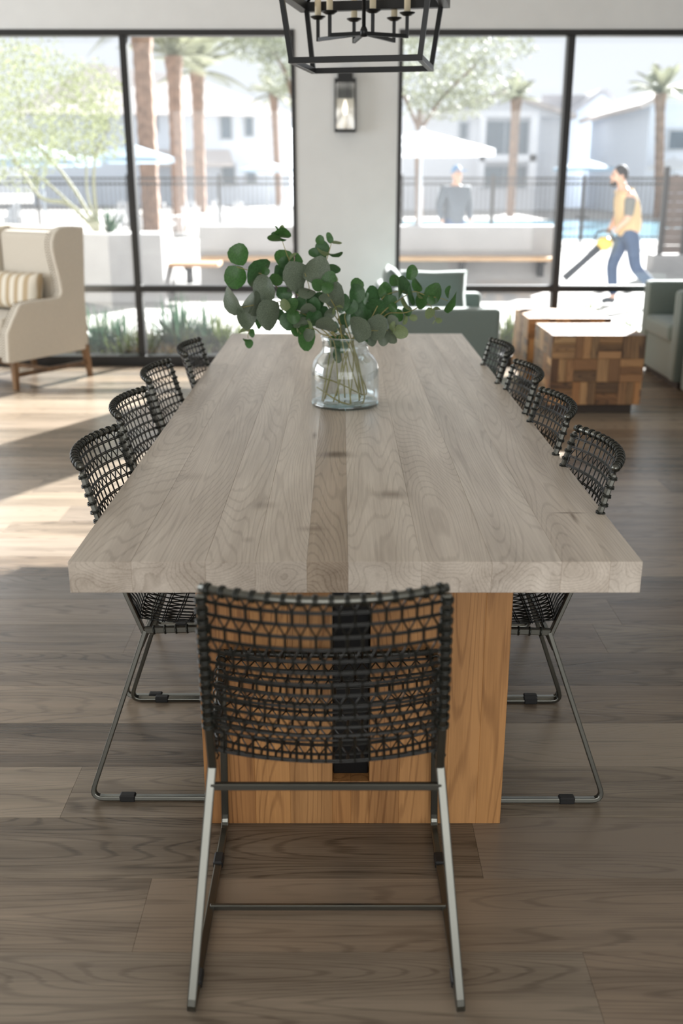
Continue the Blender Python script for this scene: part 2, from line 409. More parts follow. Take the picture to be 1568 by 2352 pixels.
def slab(y0, y1):
    pb = bpy.data.objects.new('slab_leg', None); COL.objects.link(pb); pb.parent = tb
    xs = [-.332, -.21, -.125, -.022]
    for a, b in zip(xs, xs[1:]): MB().box(a - TCX, b - TCX, y0, y1, 0, TZ - .067).build('leg_board', M['ped'], pb, bevel=.0009, segs=1)
    xs = [.067, .14, .255, .33, .39]
    for a, b in zip(xs, xs[1:]): MB().box(a - TCX, b - TCX, y0, y1, 0, TZ - .067).build('leg_board', M['ped'], pb, bevel=.0009, segs=1)
    MB().box(-.022 - TCX, .0225 - TCX, y0, y1, 0, .12).build('leg_board', M['ped'], pb, bevel=.001, segs=1)
    MB().box(.0225 - TCX, .067 - TCX, y0, y1, 0, .12).build('leg_board', M['ped'], pb, bevel=.001, segs=1)
slab(2.087 - 3.53, 2.155 - 3.53); slab(4.88 - 3.53, 4.94 - 3.53)
MB().box(-.020 - TCX, .065 - TCX, 2.12 - 3.53, 4.925 - 3.53, .12, TZ - .067).build('stretcher_beam', M['black'], tb, bevel=.002, segs=1)

# ================================================================== WOVEN CHAIRS
CW = .255
def make_chair():
    root = thing('woven_chair', 'x', 'chair')
    Jy, Jz, Jw = -.135, .458, .215
    Ty, Tz, Tw = -.262, .868, .203
    Fy, Fz, Fw = .275, .485, .243
    fr, bk = -.295, .295
    def arc(a, b, c, r, k=5):
        a, b, c = Vector(a), Vector(b), Vector(c); u = (a - b).normalized(); v = (c - b).normalized()
        p0 = b + u * r; p1 = b + v * r
        return [p0 * (1-t)**2 + b * 2*t*(1-t) + p1 * t*t for t in [i / k for i in range(k + 1)]]
    h = .008
    for s in (-1, 1):
        A = (s*Jw, Jy, Jz); B = (s*CW, fr, h); C = (s*CW, bk, h); D = (s*Fw, Fy, Fz)
        pts = [Vector(A)] + arc(A, B, C, .035) + arc(B, C, D, .035) + [Vector(D)]
        MB().tube(pts, 0, flat=(.012, .017)).build('sled_leg', M['chair_metal'], root, bevel=.0025, segs=2)
        # back post and seat side rail
        MB().tube([(s*Jw, Jy - .003, Jz - .008), (s*(Jw-.003), Jy - .05, Jz + .12), (s*Tw, Ty, Tz - .012)], 0, flat=(.012, .016)).build('back_post', M['chair_metal'], root, bevel=.0025, segs=1)
        MB().tube([(s*Jw, Jy - .003, Jz), (s*Fw, Fy + .004, Fz)], 0, flat=(.012, .017)).build('seat_rail', M['chair_metal'], root, bevel=.0025, segs=1)
        for y in (-.2, .16):
            MB().box(s*CW - .011, s*CW + .011, y - .02, y + .02, -.0, .019).build('floor_glide', M['rubber'], root, bevel=.003, segs=1)
    def bow(s, y, z, w, b, n=14):   # curved rail between the posts
        return [Vector((w * t, y - b * (1 - t*t), z)) for t in [i / n * 2 - 1 for i in range(n + 1)]]
    top = bow(0, Ty, Tz, Tw, .055, 16)
    MB().tube(top, .0082, 8).build('top_rail', M['chair_metal'], root, smooth=True)
    MB().tube([(-.219, Jy - .015, .415), (.219, Jy - .015, .415)], 0, flat=(.012, .014)).build('rear_crossbar', M['chair_metal'], root, bevel=.002, segs=1)
    MB().tube([(-CW, 0, .012), (CW, 0, .012)], 0, flat=(.010, .014)).build('floor_stretcher', M['chair_metal'], root, bevel=.002, segs=1)
    MB().tube([Vector((Fw * t, Fy + .01 * (1 - t*t), Fz - .012 * (1 - t*t))) for t in [i / 8 * 2 - 1 for i in range(9)]], .0075, 8).build('front_rail', M['knot'], root, smooth=True)
    # woven scoop: v 0 at the top rail, NB back courses, then seat courses
    NB, NS = 13, 15
    side = []
    Bz = Jz + .08
    for i in range(NB + 1):
        t = i / NB; y = Ty + (Jy - .045 - Ty) * t; z = Tz + (Bz - Tz) * t; side.append(Vector((Tw + (Jw - .004 - Tw) * t, y, z)))
    for i in range(1, NS + 1):
        t = i / NS; y = Jy - .045 + (Fy - Jy + .045) * t; z = Jz + .025 + (Fz - Jz - .025) * t; side.append(Vector((Jw + (Fw - Jw) * t, y, z)))
    def surf(u, v):                 # u -1..1, v in courses
        v = max(0, min(NB + NS, v)); i = min(int(v), NB + NS - 1); f = v - i
        p = side[i].lerp(side[i + 1], f); k = 1 - u * u
        tb_ = min(1, v / NB)
        dy = -.055 * k * (1 - .25 * tb_) if v <= NB else -.041 * k * max(0, 1 - (v - NB) / 5)
        ts = max(0, (v - NB + 3) / (NS + 3))
        dz = -(.034 * k) * (math.sin(PI * min(1, max(0, (v - NB + 1.5) / (NS + 1.5)))) ** .7 if v > NB - 1.5 else 0)
        # round the corner between back and seat
        c = max(0, 1 - abs(v - NB - .3) / 3.0)
        dy += .03 * c * c * (.4 + .6 * k); dz += .022 * c * c * (.5 + .5 * k)
        return Vector((p.x * u, p.y + dy, p.z + dz))
    for v in range(1, NB + NS):
        mb = MB()
        for e in (-.075, .075): mb.tube([surf(-1 + 2 * i / 18, v + e) for i in range(19)], .0018, 5, caps=False)
        mb.build('rattan_course', M['rattan'], root, smooth=True)
    NC = 16
    mb = MB()
    for c in range(NC):
        for sgn in (-1, 1):
            pts = []
            pos = c + .5
            v = 0.0
            pts.append((pos, 0)); phase = 0; cur = pos; d = sgn
            n = NB + NS
            for row in range(n):
                if row % 2 == 0:   # diverge to the neighbouring half column
                    nxt = cur + .5 * d; pts += [(cur + .25 * d, row + .4), (nxt - .04 * d, row + .85)]; cur = nxt; d = -d if random.Random(c * 7 + row).random() < 2 else d
                else: pts.append((cur - .03 * -d, row + .5)); pts.append((cur - .03 * -d, row + .98))
            pts.append((cur, n))
            P = [surf(max(-.985, min(.985, (a / NC) * 2 - 1)), b) for a, b in pts]
            mb.tube(P, .0019, 4, caps=False)
    stuff(mb.build('rattan_uprights', M['rattan'], root, smooth=True))
    mb = MB()
    for c in range(NC):
        u = ((c + .5) / NC) * 2 - 1; p = Vector((Tw * u, Ty - .055 * (1 - u*u), Tz)); ax = Vector((1, .11 * u / Tw * 1.0, 0))
        for e in (-.0022, .0022): mb.ring(p + ax.normalized() * e, ax, .0096, .0021, 10, 5)
    for s in (-1, 1):
        for i in range(NB + 1):
            t = (i + .5) / (NB + 1); p = Vector((s*Tw, Ty, Tz - .012)).lerp(Vector((s*(Jw-.003), Jy - .05, Jz + .10)), t)
            for e in (-.0021, .0021): mb.ring(p + Vector((0, 0, e)), (0, -.23, 1), .0106, .0019, 8, 5)
        for i in range(NS - 1):
            t = (i + .8) / NS; p = Vector((s*Jw, Jy, Jz)).lerp(Vector((s*Fw, Fy, Fz)), t); mb.ring(p, (0, 1, .08), .0108, .002, 8, 5)
    for i in range(12):
        u = (i + .5) / 6 - 1; mb.ring((Fw * u, Fy + .01*(1-u*u), Fz - .012*(1-u*u)), (1, 0, 0), .0108, .0026, 8, 5)
    stuff(mb.build('rattan_wraps', M['knot'], root, smooth=True))
    return root
ch0 = make_chair(); KIDS[ch0.name] = [x for x in bpy.data.objects if x.parent == ch0]
ch0['label'] = 'black woven rattan chair at the end of the long table'
ch0.location = (-.029, 1.775, 0); ch0['group'] = 'woven chairs around the long table'
left = [(-.345, 2.44), (-.368, 2.97), (-.378, 3.50), (-.335, 4.03)]
right = [(.372, 2.43), (.375, 2.96), (.38, 3.49), (.365, 4.02)]
nth = ['first', 'second', 'third', 'fourth']
for i, (x, y) in enumerate(left):
    copy_tree(ch0, None, (x, y, 0), -PI/2, nth[i] + ' woven chair from the end chair, on the side toward the wingback armchair')
for i, (x, y) in enumerate(right):
    copy_tree(ch0, None, (x, y, 0), PI/2, nth[i] + ' woven chair from the end chair, on the side toward the wooden cubes')

# ================================================================== VASE AND EUCALYPTUS
VX, VY = .012, 3.44
vz = TZ
vs_ = thing('glass_vase', 'clear glass jar vase holding eucalyptus on the long table', 'vase', (VX, VY, TZ))
prof = [(.0, .006), (.105, .006), (.117, .014), (.1185, .04), (.119, .10), (.118, .128), (.112, .150), (.099, .168), (.087, .180), (.081, .192), (.0795, .207), (.0805, .226), (.0825, .236)]
inner = [(r - .0035 if r > .02 else 0, z + (.006 if i < 2 else 0)) for i, (r, z) in enumerate(prof)][::-1]
MB().lathe(prof[1:] + [(.080, .2385)] + inner, 48).build('body', M['vase'], vs_, smooth=True)
MB().lathe([(.0, .0), (.112, .0), (.1165, .003), (.118, .008), (.116, .0125), (.0, .0125)], 48).build('base', M['vase_base'], vs_, smooth=True)
M['lip'] = glass('vase_lip_glass', (.8, .88, .9, 1), .25, edge=.4)
MB().ring((0, 0, .2365), (0, 0, 1), .0815, .0026, 48, 8).build('lip', M['lip'], vs_, smooth=True)

def leaf_mesh(seed, curl, wr):
    rg = random.Random(seed); n = 14; vs_l = [(0, 0, 0)]; fs = []
    rings = (.35, .7, 1.0)
    for k, q in enumerate(rings):
        for j in range(n):
            a = 2 * PI * j / n
            rx, ry = .5 * wr, .5
            x = math.cos(a) * rx * q * (1 + .05 * math.sin(3 * a + seed)); y = .5 + math.sin(a) * ry * q
            if abs(a - 1.5 * PI) < .3 : y += .06 * q     # notch at the stalk
            if abs(a - .5 * PI) < .3: y += .03 * q
            z = curl * (x * x * 1.6) + .05 * math.sin(2.2 * a + seed) * q - curl * .35 * (y - .5) ** 2
            vs_l.append((x, y, z))
    vs_l[0] = (0, .5, -.01)
    for j in range(n): fs.append((0, 1 + j, 1 + (j + 1) % n))
    for k in range(len(rings) - 1):
        for j in range(n):
            a = 1 + k * n + j; b = 1 + k * n + (j + 1) % n; fs.append((a, b, b + n, a + n))
    m_ = MB(); m_.add(vs_l, fs); return m_
LEAF = []
for sd_, cu, wr in ((1, .25, .95), (2, -.3, .9), (3, .4, .85), (4, .15, 1.0), (5, -.2, .95), (6, .5, .8)):
    LEAF.append({k: leaf_mesh(sd_, cu, wr).mesh('leaf', smooth=True) for k in 'ABCD'})
    for k in 'ABCD': LEAF[-1][k].materials.append(M['leaf' + k])
S = 300 / 1568
def c4(x, y): return 500 + x * S, 520 + y * S
def c5(x, y): return 760 + x * S, 580 + y * S
RX, UP, BK = Vector((1, 0, 0)), Vector((0, math.sin(PITCH*.6), math.cos(PITCH*.6))), Vector((0, -math.cos(PITCH*.6), math.sin(PITCH*.6)))
lr = random.Random(3)
def branch(label, stem, leaves, dep, vb, conv):
    """stem: crop points from the neck outward; leaves (x,y,len,width,angle,kind[,depth])"""
    root = thing('eucalyptus_branch', label, 'eucalyptus branch', (VX, VY, TZ), group='eucalyptus branches in the glass vase')
    O = Vector((VX, VY, TZ))
    pts = []
    n = len(stem)
    for i, q in enumerate(stem):
        px, py = conv(*q); d = dep * min(1, (i + 1) / n * 1.3); pts.append(at_y(px, py, VY + d) - O)
    neck = Vector((vb[2], vb[3], .232)); bot = Vector((vb[0], vb[1], vb[4] if len(vb) > 4 else .018))
    pre = [Vector(q) for q in (vb[5] if len(vb) > 5 else [])]
    P = cr(pre + [bot, bot.lerp(neck, .55) + Vector((.004, 0, 0)), neck] + pts, 5)
    m = len(P); MB().tube(P, [.0028 - .0016 * i / m for i in range(m)], 6).build('stem', M['stem'], root, smooth=True)
    for L_ in leaves:
        x, y, ln, wd, ang, kind = L_[:6]; dd = L_[6] if len(L_) > 6 else 0
        px, py = conv(x, y); c = at_y(px, py, VY + dep + dd) - O
        mpp = (c + O - CAM).length / F
        Lm, Wm = ln * S * mpp, wd * S * mpp; R = max(Lm, Wm) * 1.07
        a = math.radians(ang); yd = RX * math.cos(a) + UP * math.sin(a); xd = RX * math.sin(a) - UP * math.cos(a); zd = BK.copy()
        if Wm < Lm * .92:
            th = math.acos(max(.12, Wm / Lm / .92)) * (1 if lr.random() < .5 else -1); q = Matrix.Rotation(th, 3, yd)
        elif Lm < Wm * .95:
            th = math.acos(max(.15, Lm / Wm)) * (1 if lr.random() < .6 else -1); q = Matrix.Rotation(th, 3, xd)
        else: q = Matrix.Rotation(lr.uniform(-.35, .35), 3, yd)
        xd, yd, zd = q @ xd, q @ yd, q @ zd
        mt = Matrix((xd * R, yd * R, zd * R)).transposed().to_4x4()
        base = c - (yd * R) * .5; mt.translation = base
        me = LEAF[lr.randrange(6)][kind]
        o = bpy.data.objects.new('leaf', me); COL.objects.link(o); o.parent = root; o.matrix_local = mt
    return root
B_ = branch
B_('long eucalyptus branch ending in a pair of round leaves beside the window rail', [(780, 790), (640, 640), (520, 570), (400, 535), (225, 485)],
   [(250,345,245,215,78,'B'), (210,600,265,255,-95,'B'), (480,570,360,130,55,'C'), (570,540,100,85,80,'B'), (690,640,160,120,-30,'B'), (560,690,110,60,200,'C',.02)], -.02, (.055,.02,-.02,.0), c4)
B_('upright eucalyptus sprig with pointed tip leaves in front of the window bench', [(900, 760), (860, 430), (830, 340), (765, 150)],
   [(757,35,95,65,55,'D'), (770,95,190,85,0,'B'), (690,95,90,50,170,'C'), (690,152,170,55,172,'B'), (785,158,70,35,-10,'C'), (790,400,230,190,120,'B'), (905,362,130,45,40,'D',-.02), (800,440,140,110,80,'C',-.01), (715,550,150,90,82,'C'), (790,560,170,130,-80,'C',.02), (705,30,70,20,110,'B')], .03, (-.03,.05,.0,.03), c4)
B_('upright eucalyptus sprig with narrow tip leaves against the white column', [(1180, 700), (1290, 440), (1330, 320), (1365, 190)],
   [(1345,140,125,62,115,'B'), (1420,195,120,45,-8,'D'), (1225,165,105,100,90,'B'), (1250,270,185,178,90,'C',.01), (1150,320,115,110,150,'C'), (1245,365,115,105,-60,'B',.01), (1410,330,160,28,5,'C'), (1255,295,165,22,-28,'D',-.03), (1380,512,165,105,-10,'C'), (1350,590,190,90,-40,'D',.03)], .05, (.06,.06,.01,.04), c4)
B_('eucalyptus branch with two large grey leaves spread above the vase', [(1150, 900), (1090, 700), (1045, 560)],
   [(940,590,340,245,-100,'A'), (1180,535,330,285,60,'A'), (960,410,150,90,90,'B',.03), (870,740,100,60,-120,'A'), (1060,790,200,125,-8,'A',-.01), (960,690,200,160,-90,'C',.04)], -.05, (.075,.0,.0,-.03,.034,[(-.105,-.02,.105),(-.02,-.01,.075)]), c4)
B_('drooping eucalyptus branch of broad grey leaves over the table corner', [(1000, 930), (860, 900), (730, 905), (610, 925), (430, 945), (245, 985)],
   [(565,760,320,265,110,'A'), (620,1050,350,225,-100,'A',-.01), (190,905,335,200,118,'A'), (330,1080,285,235,-78,'A'), (380,920,250,165,60,'A',.02), (455,940,290,85,80,'A',-.02), (790,805,190,170,-20,'C',.02)], -.06, (-.07,.0,-.03,-.02), c4)
B_('small hanging eucalyptus tip with tiny leaves below the broad grey leaves', [(760, 960), (600, 970), (500, 1010), (440, 1110), (370, 1270), (362, 1345)],
   [(475,1160,130,62,-70,'B'), (325,1255,130,50,188,'D'), (405,1280,100,75,-75,'B'), (375,1405,105,90,-80,'B'), (345,1362,85,32,170,'B'), (480,1070,110,80,-90,'C'), (740,1060,150,100,-60,'C',.02)], -.03, (-.075,-.04,-.03,.0,.016), c4)
B_('eucalyptus branch of small rounded leaves hanging at the vase rim', [(1200, 1200), (1080, 1080), (960, 1020), (870, 975)],
   [(880,960,195,165,60,'B'), (810,945,140,120,120,'D',-.02), (910,1085,160,150,-80,'B',-.01), (850,1130,210,180,-95,'C',.02), (1075,1003,185,95,10,'A',-.02), (1160,930,160,130,-50,'C'), (1000,930,170,140,80,'C',.03), (1050,1080,150,120,-80,'C',.02)], -.08, (-.08,-.04,-.05,-.04), c4)
B_('eucalyptus sprig of dusky leaves low in front of the vase neck', [(1240, 1290), (1180, 1240), (1100, 1220), (980, 1255)],
   [(1000,1165,210,115,20,'A'), (1092,1300,150,130,-100,'A',-.02), (1060,1320,310,170,-92,'B'), (955,1255,140,105,175,'B'), (1290,1190,260,135,-8,'A',-.01), (1150,1085,210,170,-120,'C',.02), (1100,1185,110,40,110,'D',-.03), (970,1250,95,22,-60,'D',-.03)], -.10, (-.02,-.07,-.04,-.06), c4)
B_('eucalyptus stem with freckled green leaves pointing toward the end chair', [(1470, 1200), (1440, 1040), (1410, 970), (1310, 800), (1250, 690)],
   [(1335,640,190,175,60,'B',.03), (1205,705,150,140,150,'B'), (1310,735,140,125,0,'B',-.02), (1410,830,330,250,-70,'A',.03), (1290,860,140,105,180,'A',.0), (1350,1040,150,115,-140,'A'), (1455,968,90,22,-5,'D',-.03), (1400,1010,95,24,-110,'D',-.03), (1220,880,200,160,-100,'C',.05), (1260,1040,180,150,-90,'C',.06), (1120,860,180,140,-90,'C',.05), (1500,900,200,160,-80,'C',.08)], -.10, (.02,-.08,-.01,-.06), c4)
B_('green eucalyptus branch of cupped leaves behind the vase neck', [(170, 810), (180, 720), (300, 540)],
   [(308,395,160,150,90,'B'), (300,490,240,200,-100,'C',-.01), (420,545,140,75,-100,'B'), (500,510,200,155,100,'C',.02), (232,645,175,160,-90,'C',-.02), (390,690,240,210,-60,'C',.03), (130,640,160,130,-100,'C',.02), (450,790,200,150,-50,'C',.05), (330,780,200,170,-80,'C',.05), (170,810,170,140,-90,'C',.04)], .02, (.07,.03,.02,.0), c5)
B_('eucalyptus branch of overlapping green leaves arching over the grey sofa', [(440, 860), (570, 620), (650, 520), (780, 470), (915, 465)],
   [(655,470,205,180,100,'B',.01), (765,340,140,150,95,'B'), (805,420,270,60,-85,'B',-.03), (880,365,200,140,-60,'C'), (960,245,175,150,70,'B',.01), (1030,385,165,95,-60,'B',.01), (530,670,250,165,-40,'C',-.01), (880,480,110,60,170,'C',.02)], .03, (.02,.05,.03,.03), c5)
B_('long eucalyptus branch whose paired tip leaves reach farthest toward the sofa', [(520, 830), (650, 690), (820, 570), (990, 470), (1150, 520), (1320, 550), (1400, 580)],
   [(970,500,240,75,-80,'C',-.02), (700,595,190,160,-100,'C',.02), (740,655,120,110,-60,'B'), (908,625,190,60,-52,'D',-.02), (1085,575,185,140,-100,'B'), (1235,500,245,175,80,'B',.01), (1200,570,105,95,-70,'B',-.01), (1410,480,145,65,85,'B'), (1432,600,270,90,60,'B'), (1060,510,100,22,-50,'D',-.02)], -.02, (.065,-.04,.03,.0,.016,[(-.098,-.03,.066),(-.01,-.07,.02)]), c5)
B_('fine eucalyptus twig of small pale leaves hanging before the sofa arm', [(560, 850), (690, 730), (900, 720), (1160, 620), (1230, 740), (1255, 790)],
   [(800,750,150,150,-60,'B'), (690,745,120,100,-60,'C'), (910,700,120,95,-60,'C'), (885,800,120,62,-100,'D'), (985,780,95,85,-20,'D'), (1185,725,130,95,-110,'D'), (1262,683,95,38,10,'D'), (1290,812,80,65,-10,'D'), (1235,835,55,16,-120,'D')], .01, (.05,-.03,.03,-.01), c5)
B_('low eucalyptus branch of fluted grey leaves leaning past the vase lip', [(330, 1060), (390, 945), (590, 940), (780, 930)],
   [(340,930,310,200,118,'A'), (540,910,300,230,70,'A',.01), (630,1035,160,155,-95,'A'), (720,1000,185,115,-60,'A',-.01), (735,850,185,145,100,'A',.01), (742,908,145,65,85,'D',-.02), (832,950,175,160,-30,'D'), (490,1050,140,120,-90,'A',.02), (430,1010,130,110,-60,'C',.02)], -.09, (-.04,-.05,.02,-.05), c5)
B_('short eucalyptus stem with dark leaves pressed inside the vase neck', [(120, 1000), (140, 930)],
   [(140,930,110,75,90,'A'), (130,1085,215,200,-90,'C',.0), (90,1215,200,105,-92,'C',.01), (20,1060,130,110,-90,'C',.02), (40,900,130,110,90,'C',.03)], -.03, (.0,.02,-.02,-.03), c5)
# ================================================================== WINGBACK ARMCHAIR
FL = at_z(32, 898, 0); FL.z = 0
ND = Vector((.56, .83, 0)).normalized()           # from front to back along the visible side
NR = Vector((ND.y, -ND.x, 0))                      # outward normal of the visible side
ac = thing('wingback_armchair', 'cream linen wingback armchair with nailhead trim and wooden legs', 'armchair', FL, math.atan2(ND.y, ND.x) - PI/2)
# local frame: +y toward the back, +x toward the visible side (front leg at origin); chair spans x from -.74 to 0
def side_pt(zx, zy):
    p = at_plane(zx / 5.6, 500 + zy / 5.6, FL + NR * .03, NR) - FL
    return (p.dot(ND), p.z)
prof = [side_pt(*q) for q in ((1080, 118), (960, 108), (850, 112), (770, 128), (705, 200), (676, 300), (676, 400), (705, 540), (745, 690), (778, 830), (795, 940), (785, 1005), (740, 1030), (680, 1043),
        (540, 1058), (400, 1078), (270, 1108), (235, 1160), (205, 1230), (160, 1330), (125, 1420), (98, 1495), (100, 1600), (112, 1875), (186, 1872), (640, 1782), (1110, 1690))]
BACK = max(a for a, b in prof)
ZTOP = prof[0][1]
for s, nm in ((0, 'wing_panel'), (-.70, 'wing_panel')):
    x1 = .03 + s; x0 = x1 - .085
    MB().prism(prof, (x0, x1), lambda a, b, t: (t, a, b)).build(nm, M['linen'], ac, bevel=.012, segs=2)
z0 = .235
MB().box(-.70, 0, BACK - .17, BACK - .004, z0, ZTOP - .006).build('backrest', M['linen'], ac, bevel=.03, segs=3)
MB().box(-.67, -.05, BACK - .27, BACK - .15, .40, ZTOP - .03).build('back_cushion', M['linen'], ac, bevel=.045, segs=4)
MB().box(-.69, -.02, .01, BACK - .1, z0, .40).build('seat_base', M['linen'], ac, bevel=.015, segs=2)
MB().box(-.665, -.055, -.012, BACK - .25, .40, .535).build('seat_cushion', M['linen'], ac, bevel=.045, segs=4)
# nailheads along the front edge of the visible wing
mb = MB(); path = [prof[i] for i in range(4, 24)]
for i in range(len(path) - 1):
    (a, b), (c, d) = path[i], path[i+1]; n = max(1, int(math.hypot(c - a, d - b) / .018))
    for k in range(n):
        t = k / n; mb.ball((-.012, a + (c - a) * t - .006, b + (d - b) * t), .0055, 6, 4); mb.ball((-.045, a + (c - a) * t - .006, b + (d - b) * t), .0055, 6, 4)
stuff(mb.build('nailhead_trim', M['nail'], ac, smooth=True))
def leg(x, y, dx, dy):
    MB().add([(x+sx*.026+(-dx if k == 0 else 0)*0, y+sy*.026, zz) for k, (zz,) in enumerate(((z0 + .02,),)) for sx, sy in ((-1,-1),(1,-1),(1,1),(-1,1))] + [(x+dx+sx*.018, y+dy+sy*.018, 0) for sx, sy in ((-1,-1),(1,-1),(1,1),(-1,1))],
      [(0,1,2,3),(7,6,5,4),(0,4,5,1),(1,5,6,2),(2,6,7,3),(3,7,4,0)]).build('leg', M['leg'], ac, bevel=.003, segs=1)
leg(-.005, .035, 0, -.005); leg(-.685, .035, 0, -.005); leg(-.005, BACK - .06, 0, .035); leg(-.685, BACK - .06, 0, .035)
for x in (-.005, -.685): MB().box(x - .012, x + .012, .04, BACK - .04, .095, .13).build('side_stretcher', M['leg'], ac, bevel=.003, segs=1)
MB().box(-.685, -.005, BACK * .45, BACK * .45 + .024, .095, .125).build('cross_stretcher', M['legx'], ac, bevel=.003, segs=1)
# striped lumbar pillow
def stripes(name):
    m, t, p = nt(name); L = t.links.new
    tc = node(t, 'ShaderNodeTexCoord'); wv = node(t, 'ShaderNodeTexWave', wave_type='BANDS', bands_direction='X', i_Scale=3.2, i_Distortion=.3, i_Detail=1.0)
    L(tc.outputs['Object'], wv.inputs['Vector']); r = node(t, 'ShaderNodeValToRGB'); e = r.color_ramp.elements
    e[0].position = .35; e[0].color = lin(176, 156, 126); e[1].position = .6; e[1].color = lin(214, 206, 190); L(wv.outputs[0], r.inputs[0]); L(r.outputs[0], p.inputs['Base Color'])
    p.inputs['Roughness'].default_value = .9; return m
M['stripe'] = stripes('striped_linen')
def pillow_mb(w_, h_, d_, n=14):
    mb = MB()
    def f(sg):
        def g(u, v):
            a, b = u * 2 - 1, v * 2 - 1; e = (max(0, 1 - a**4) * max(0, 1 - b**4)) ** .55
            pin = 1 - .06 * (1 - abs(a)) * abs(b) ** 3 - .0
            pin2 = 1 - .06 * (1 - abs(b)) * abs(a) ** 3
            return (a * w_ / 2 * pin2, sg * d_ / 2 * e, b * h_ / 2 * pin)
        return g
    mb.grid(f(1), n, n); mb.grid(f(-1), n, n); return mb
axm = Matrix.Rotation(ac.rotation_euler.z, 4, 'Z')
pl = pillow_mb(.60, .30, .17).build('lumbar_pillow', M['stripe'], None, smooth=True, weld=True)
lp = Vector((-.39, BACK - .37, .535 + .150)); pl.matrix_world = Matrix.Translation(FL) @ axm @ Matrix.Translation(lp) @ Matrix.Rotation(-.16, 4, 'X')
tag(pl, 'striped cream lumbar pillow resting in the wingback armchair', 'pillow')

# ================================================================== PARQUET CUBE TABLES
def cube(loc, label, seed):
    root = thing('cube_table', label, 'coffee table', loc, group='reclaimed wood cube tables')
    rg = random.Random(seed); W_, H0, H1 = .622, .062, .53; th = .012
    MB().box(.045, W_ - .045, .045, W_ - .045, 0, H0 + .01).build('plinth', M['black2'], root)
    MB().box(th, W_ - th, th, W_ - th, H0, H1 - th).build('carcass', M['black2'], root)
    def tile(a0, a1, b0, b1, face):
        w_, h_ = a1 - a0, b1 - b0; horiz = w_ >= h_ * .999 if not None else 0
        lng, sht = max(w_, h_), min(w_, h_); k = (round(lng, 4), round(sht, 4)); t = th + rg.uniform(-.0015, .002)
        if k not in TM:
            TM[k] = MB().box(-lng/2 + .0006, lng/2 - .0006, -sht/2 + .0006, sht/2 - .0006, 0, th).mesh('wood_tile', bevel=.0015, segs=1); TM[k].materials.append(M['tile'])
        o = obj('wood_tile', TM[k], None, root)
        ca, cb = (a0 + a1) / 2, (b0 + b1) / 2; r = 0 if w_ >= h_ else PI / 2; j = rg.uniform(-.0015, .0015)
        if face == 'f': P = Matrix.Translation((ca, th + j, cb)) @ Matrix.Rotation(PI/2, 4, 'X')
        elif face == 'b': P = Matrix.Translation((W_ - ca, W_ - th + j, cb)) @ Matrix.Rotation(PI, 4, 'Z') @ Matrix.Rotation(PI/2, 4, 'X')
        elif face == 'l': P = Matrix.Translation((th + j, W_ - ca, cb)) @ Matrix.Rotation(-PI/2, 4, 'Z') @ Matrix.Rotation(PI/2, 4, 'X')
        elif face == 'r': P = Matrix.Translation((W_ - th + j, ca, cb)) @ Matrix.Rotation(PI/2, 4, 'Z') @ Matrix.Rotation(PI/2, 4, 'X')
        else: P = Matrix.Translation((ca, cb, H1 - th + j * .4))
        o.matrix_local = P @ Matrix.Rotation(r, 4, 'Z')
    for face in 'flrbt':
        nv = 3 if face != 't' else 4
        B0, B1 = (H0, H1 - .0) if face != 't' else (0, W_)
        bw, bh = W_ / 4, (B1 - B0) / nv
        for i in range(4):
            for j in range(nv):
                hz_ = (i + j) % 2 == (nv - 1) % 2; n = rg.choice((2, 3, 3))
                cuts = [0] + sorted([(k / n) for k in range(1, n)]) + [1]
                for a, b in zip(cuts, cuts[1:]):
                    if hz_: tile(i * bw, (i+1) * bw, B0 + (j + a) * bh, B0 + (j + b) * bh, face)
                    else: tile((i + a) * bw, (i + b) * bw, B0 + j * bh, B0 + (j+1) * bh, face)
TM = {}
M['black2'] = plain('dark_plinth_wood', lin(52, 42, 34), .6)
cube((1.406, 6.655, 0), 'wooden parquet cube table standing clear in front of its twin', 5)
cube((1.40, 7.53, 0), 'wooden parquet cube table tucked behind its twin, near the window', 8)

# ================================================================== SOFAS
def cushion(mb_args, name, mat, root, bev=.04): return MB().box(*mb_args).build(name, mat, root, bevel=bev, segs=4, smooth=False)
def pipe(root, pts): MB().tube(pts, .006, 6).build('piping', M['piping'], root, smooth=True)
def sofa(name, label, loc, rz, L_, D_, arm, back, group=None):
    """faces local -y... local: x along length, seat front at y=0, back at y=D_"""
    r = thing(name, label, 'sofa', loc, rz, group)
    cushion((0, L_, .02, D_, .055, .34), 'base', M['sofa'], r, .02)
    MB().box(.05, L_ - .05, .06, D_ - .05, 0, .06).build('plinth', M['black2'], r)
    cushion((.001, .14, 0, D_, .055, arm), 'arm', M['sofa'], r, .028); cushion((L_ - .14, L_ - .001, 0, D_, .055, arm), 'arm', M['sofa'], r, .028)
    cushion((.0, L_, D_ - .18, D_ + .004, .055, arm + .002), 'back', M['sofa'], r, .03)
    cushion((.142, L_ - .142, -.015, D_ - .17, .335, .475), 'seat_cushion', M['sofa'], r, .045)
    cushion((.16, L_ - .16, D_ - .36, D_ - .17, .47, back), 'back_cushion', M['sofa'], r, .06)
    for x in (.012, .128, L_ - .128, L_ - .012): pipe(r, [(x, .01, .08), (x, .008, arm - .03), (x, .03, arm - .005), (x, D_ - .02, arm - .004)])
    return r
sofa('grey_sofa', 'grey green sofa beside the white column, end arm toward the table', (1.112, 7.02, 0), PI/2, 1.18, 1.02, .66, .78)
def loose(name, label, loc, rz, tilt, w_, h_, d_, mat, cat='cushion'):
    o = pillow_mb(w_, h_, d_).build(name, mat, None, smooth=True, weld=True)
    o.matrix_world = Matrix.Translation(loc) @ Matrix.Rotation(rz, 4, 'Z') @ Matrix.Rotation(tilt, 4, 'X'); return tag(o, label, cat)
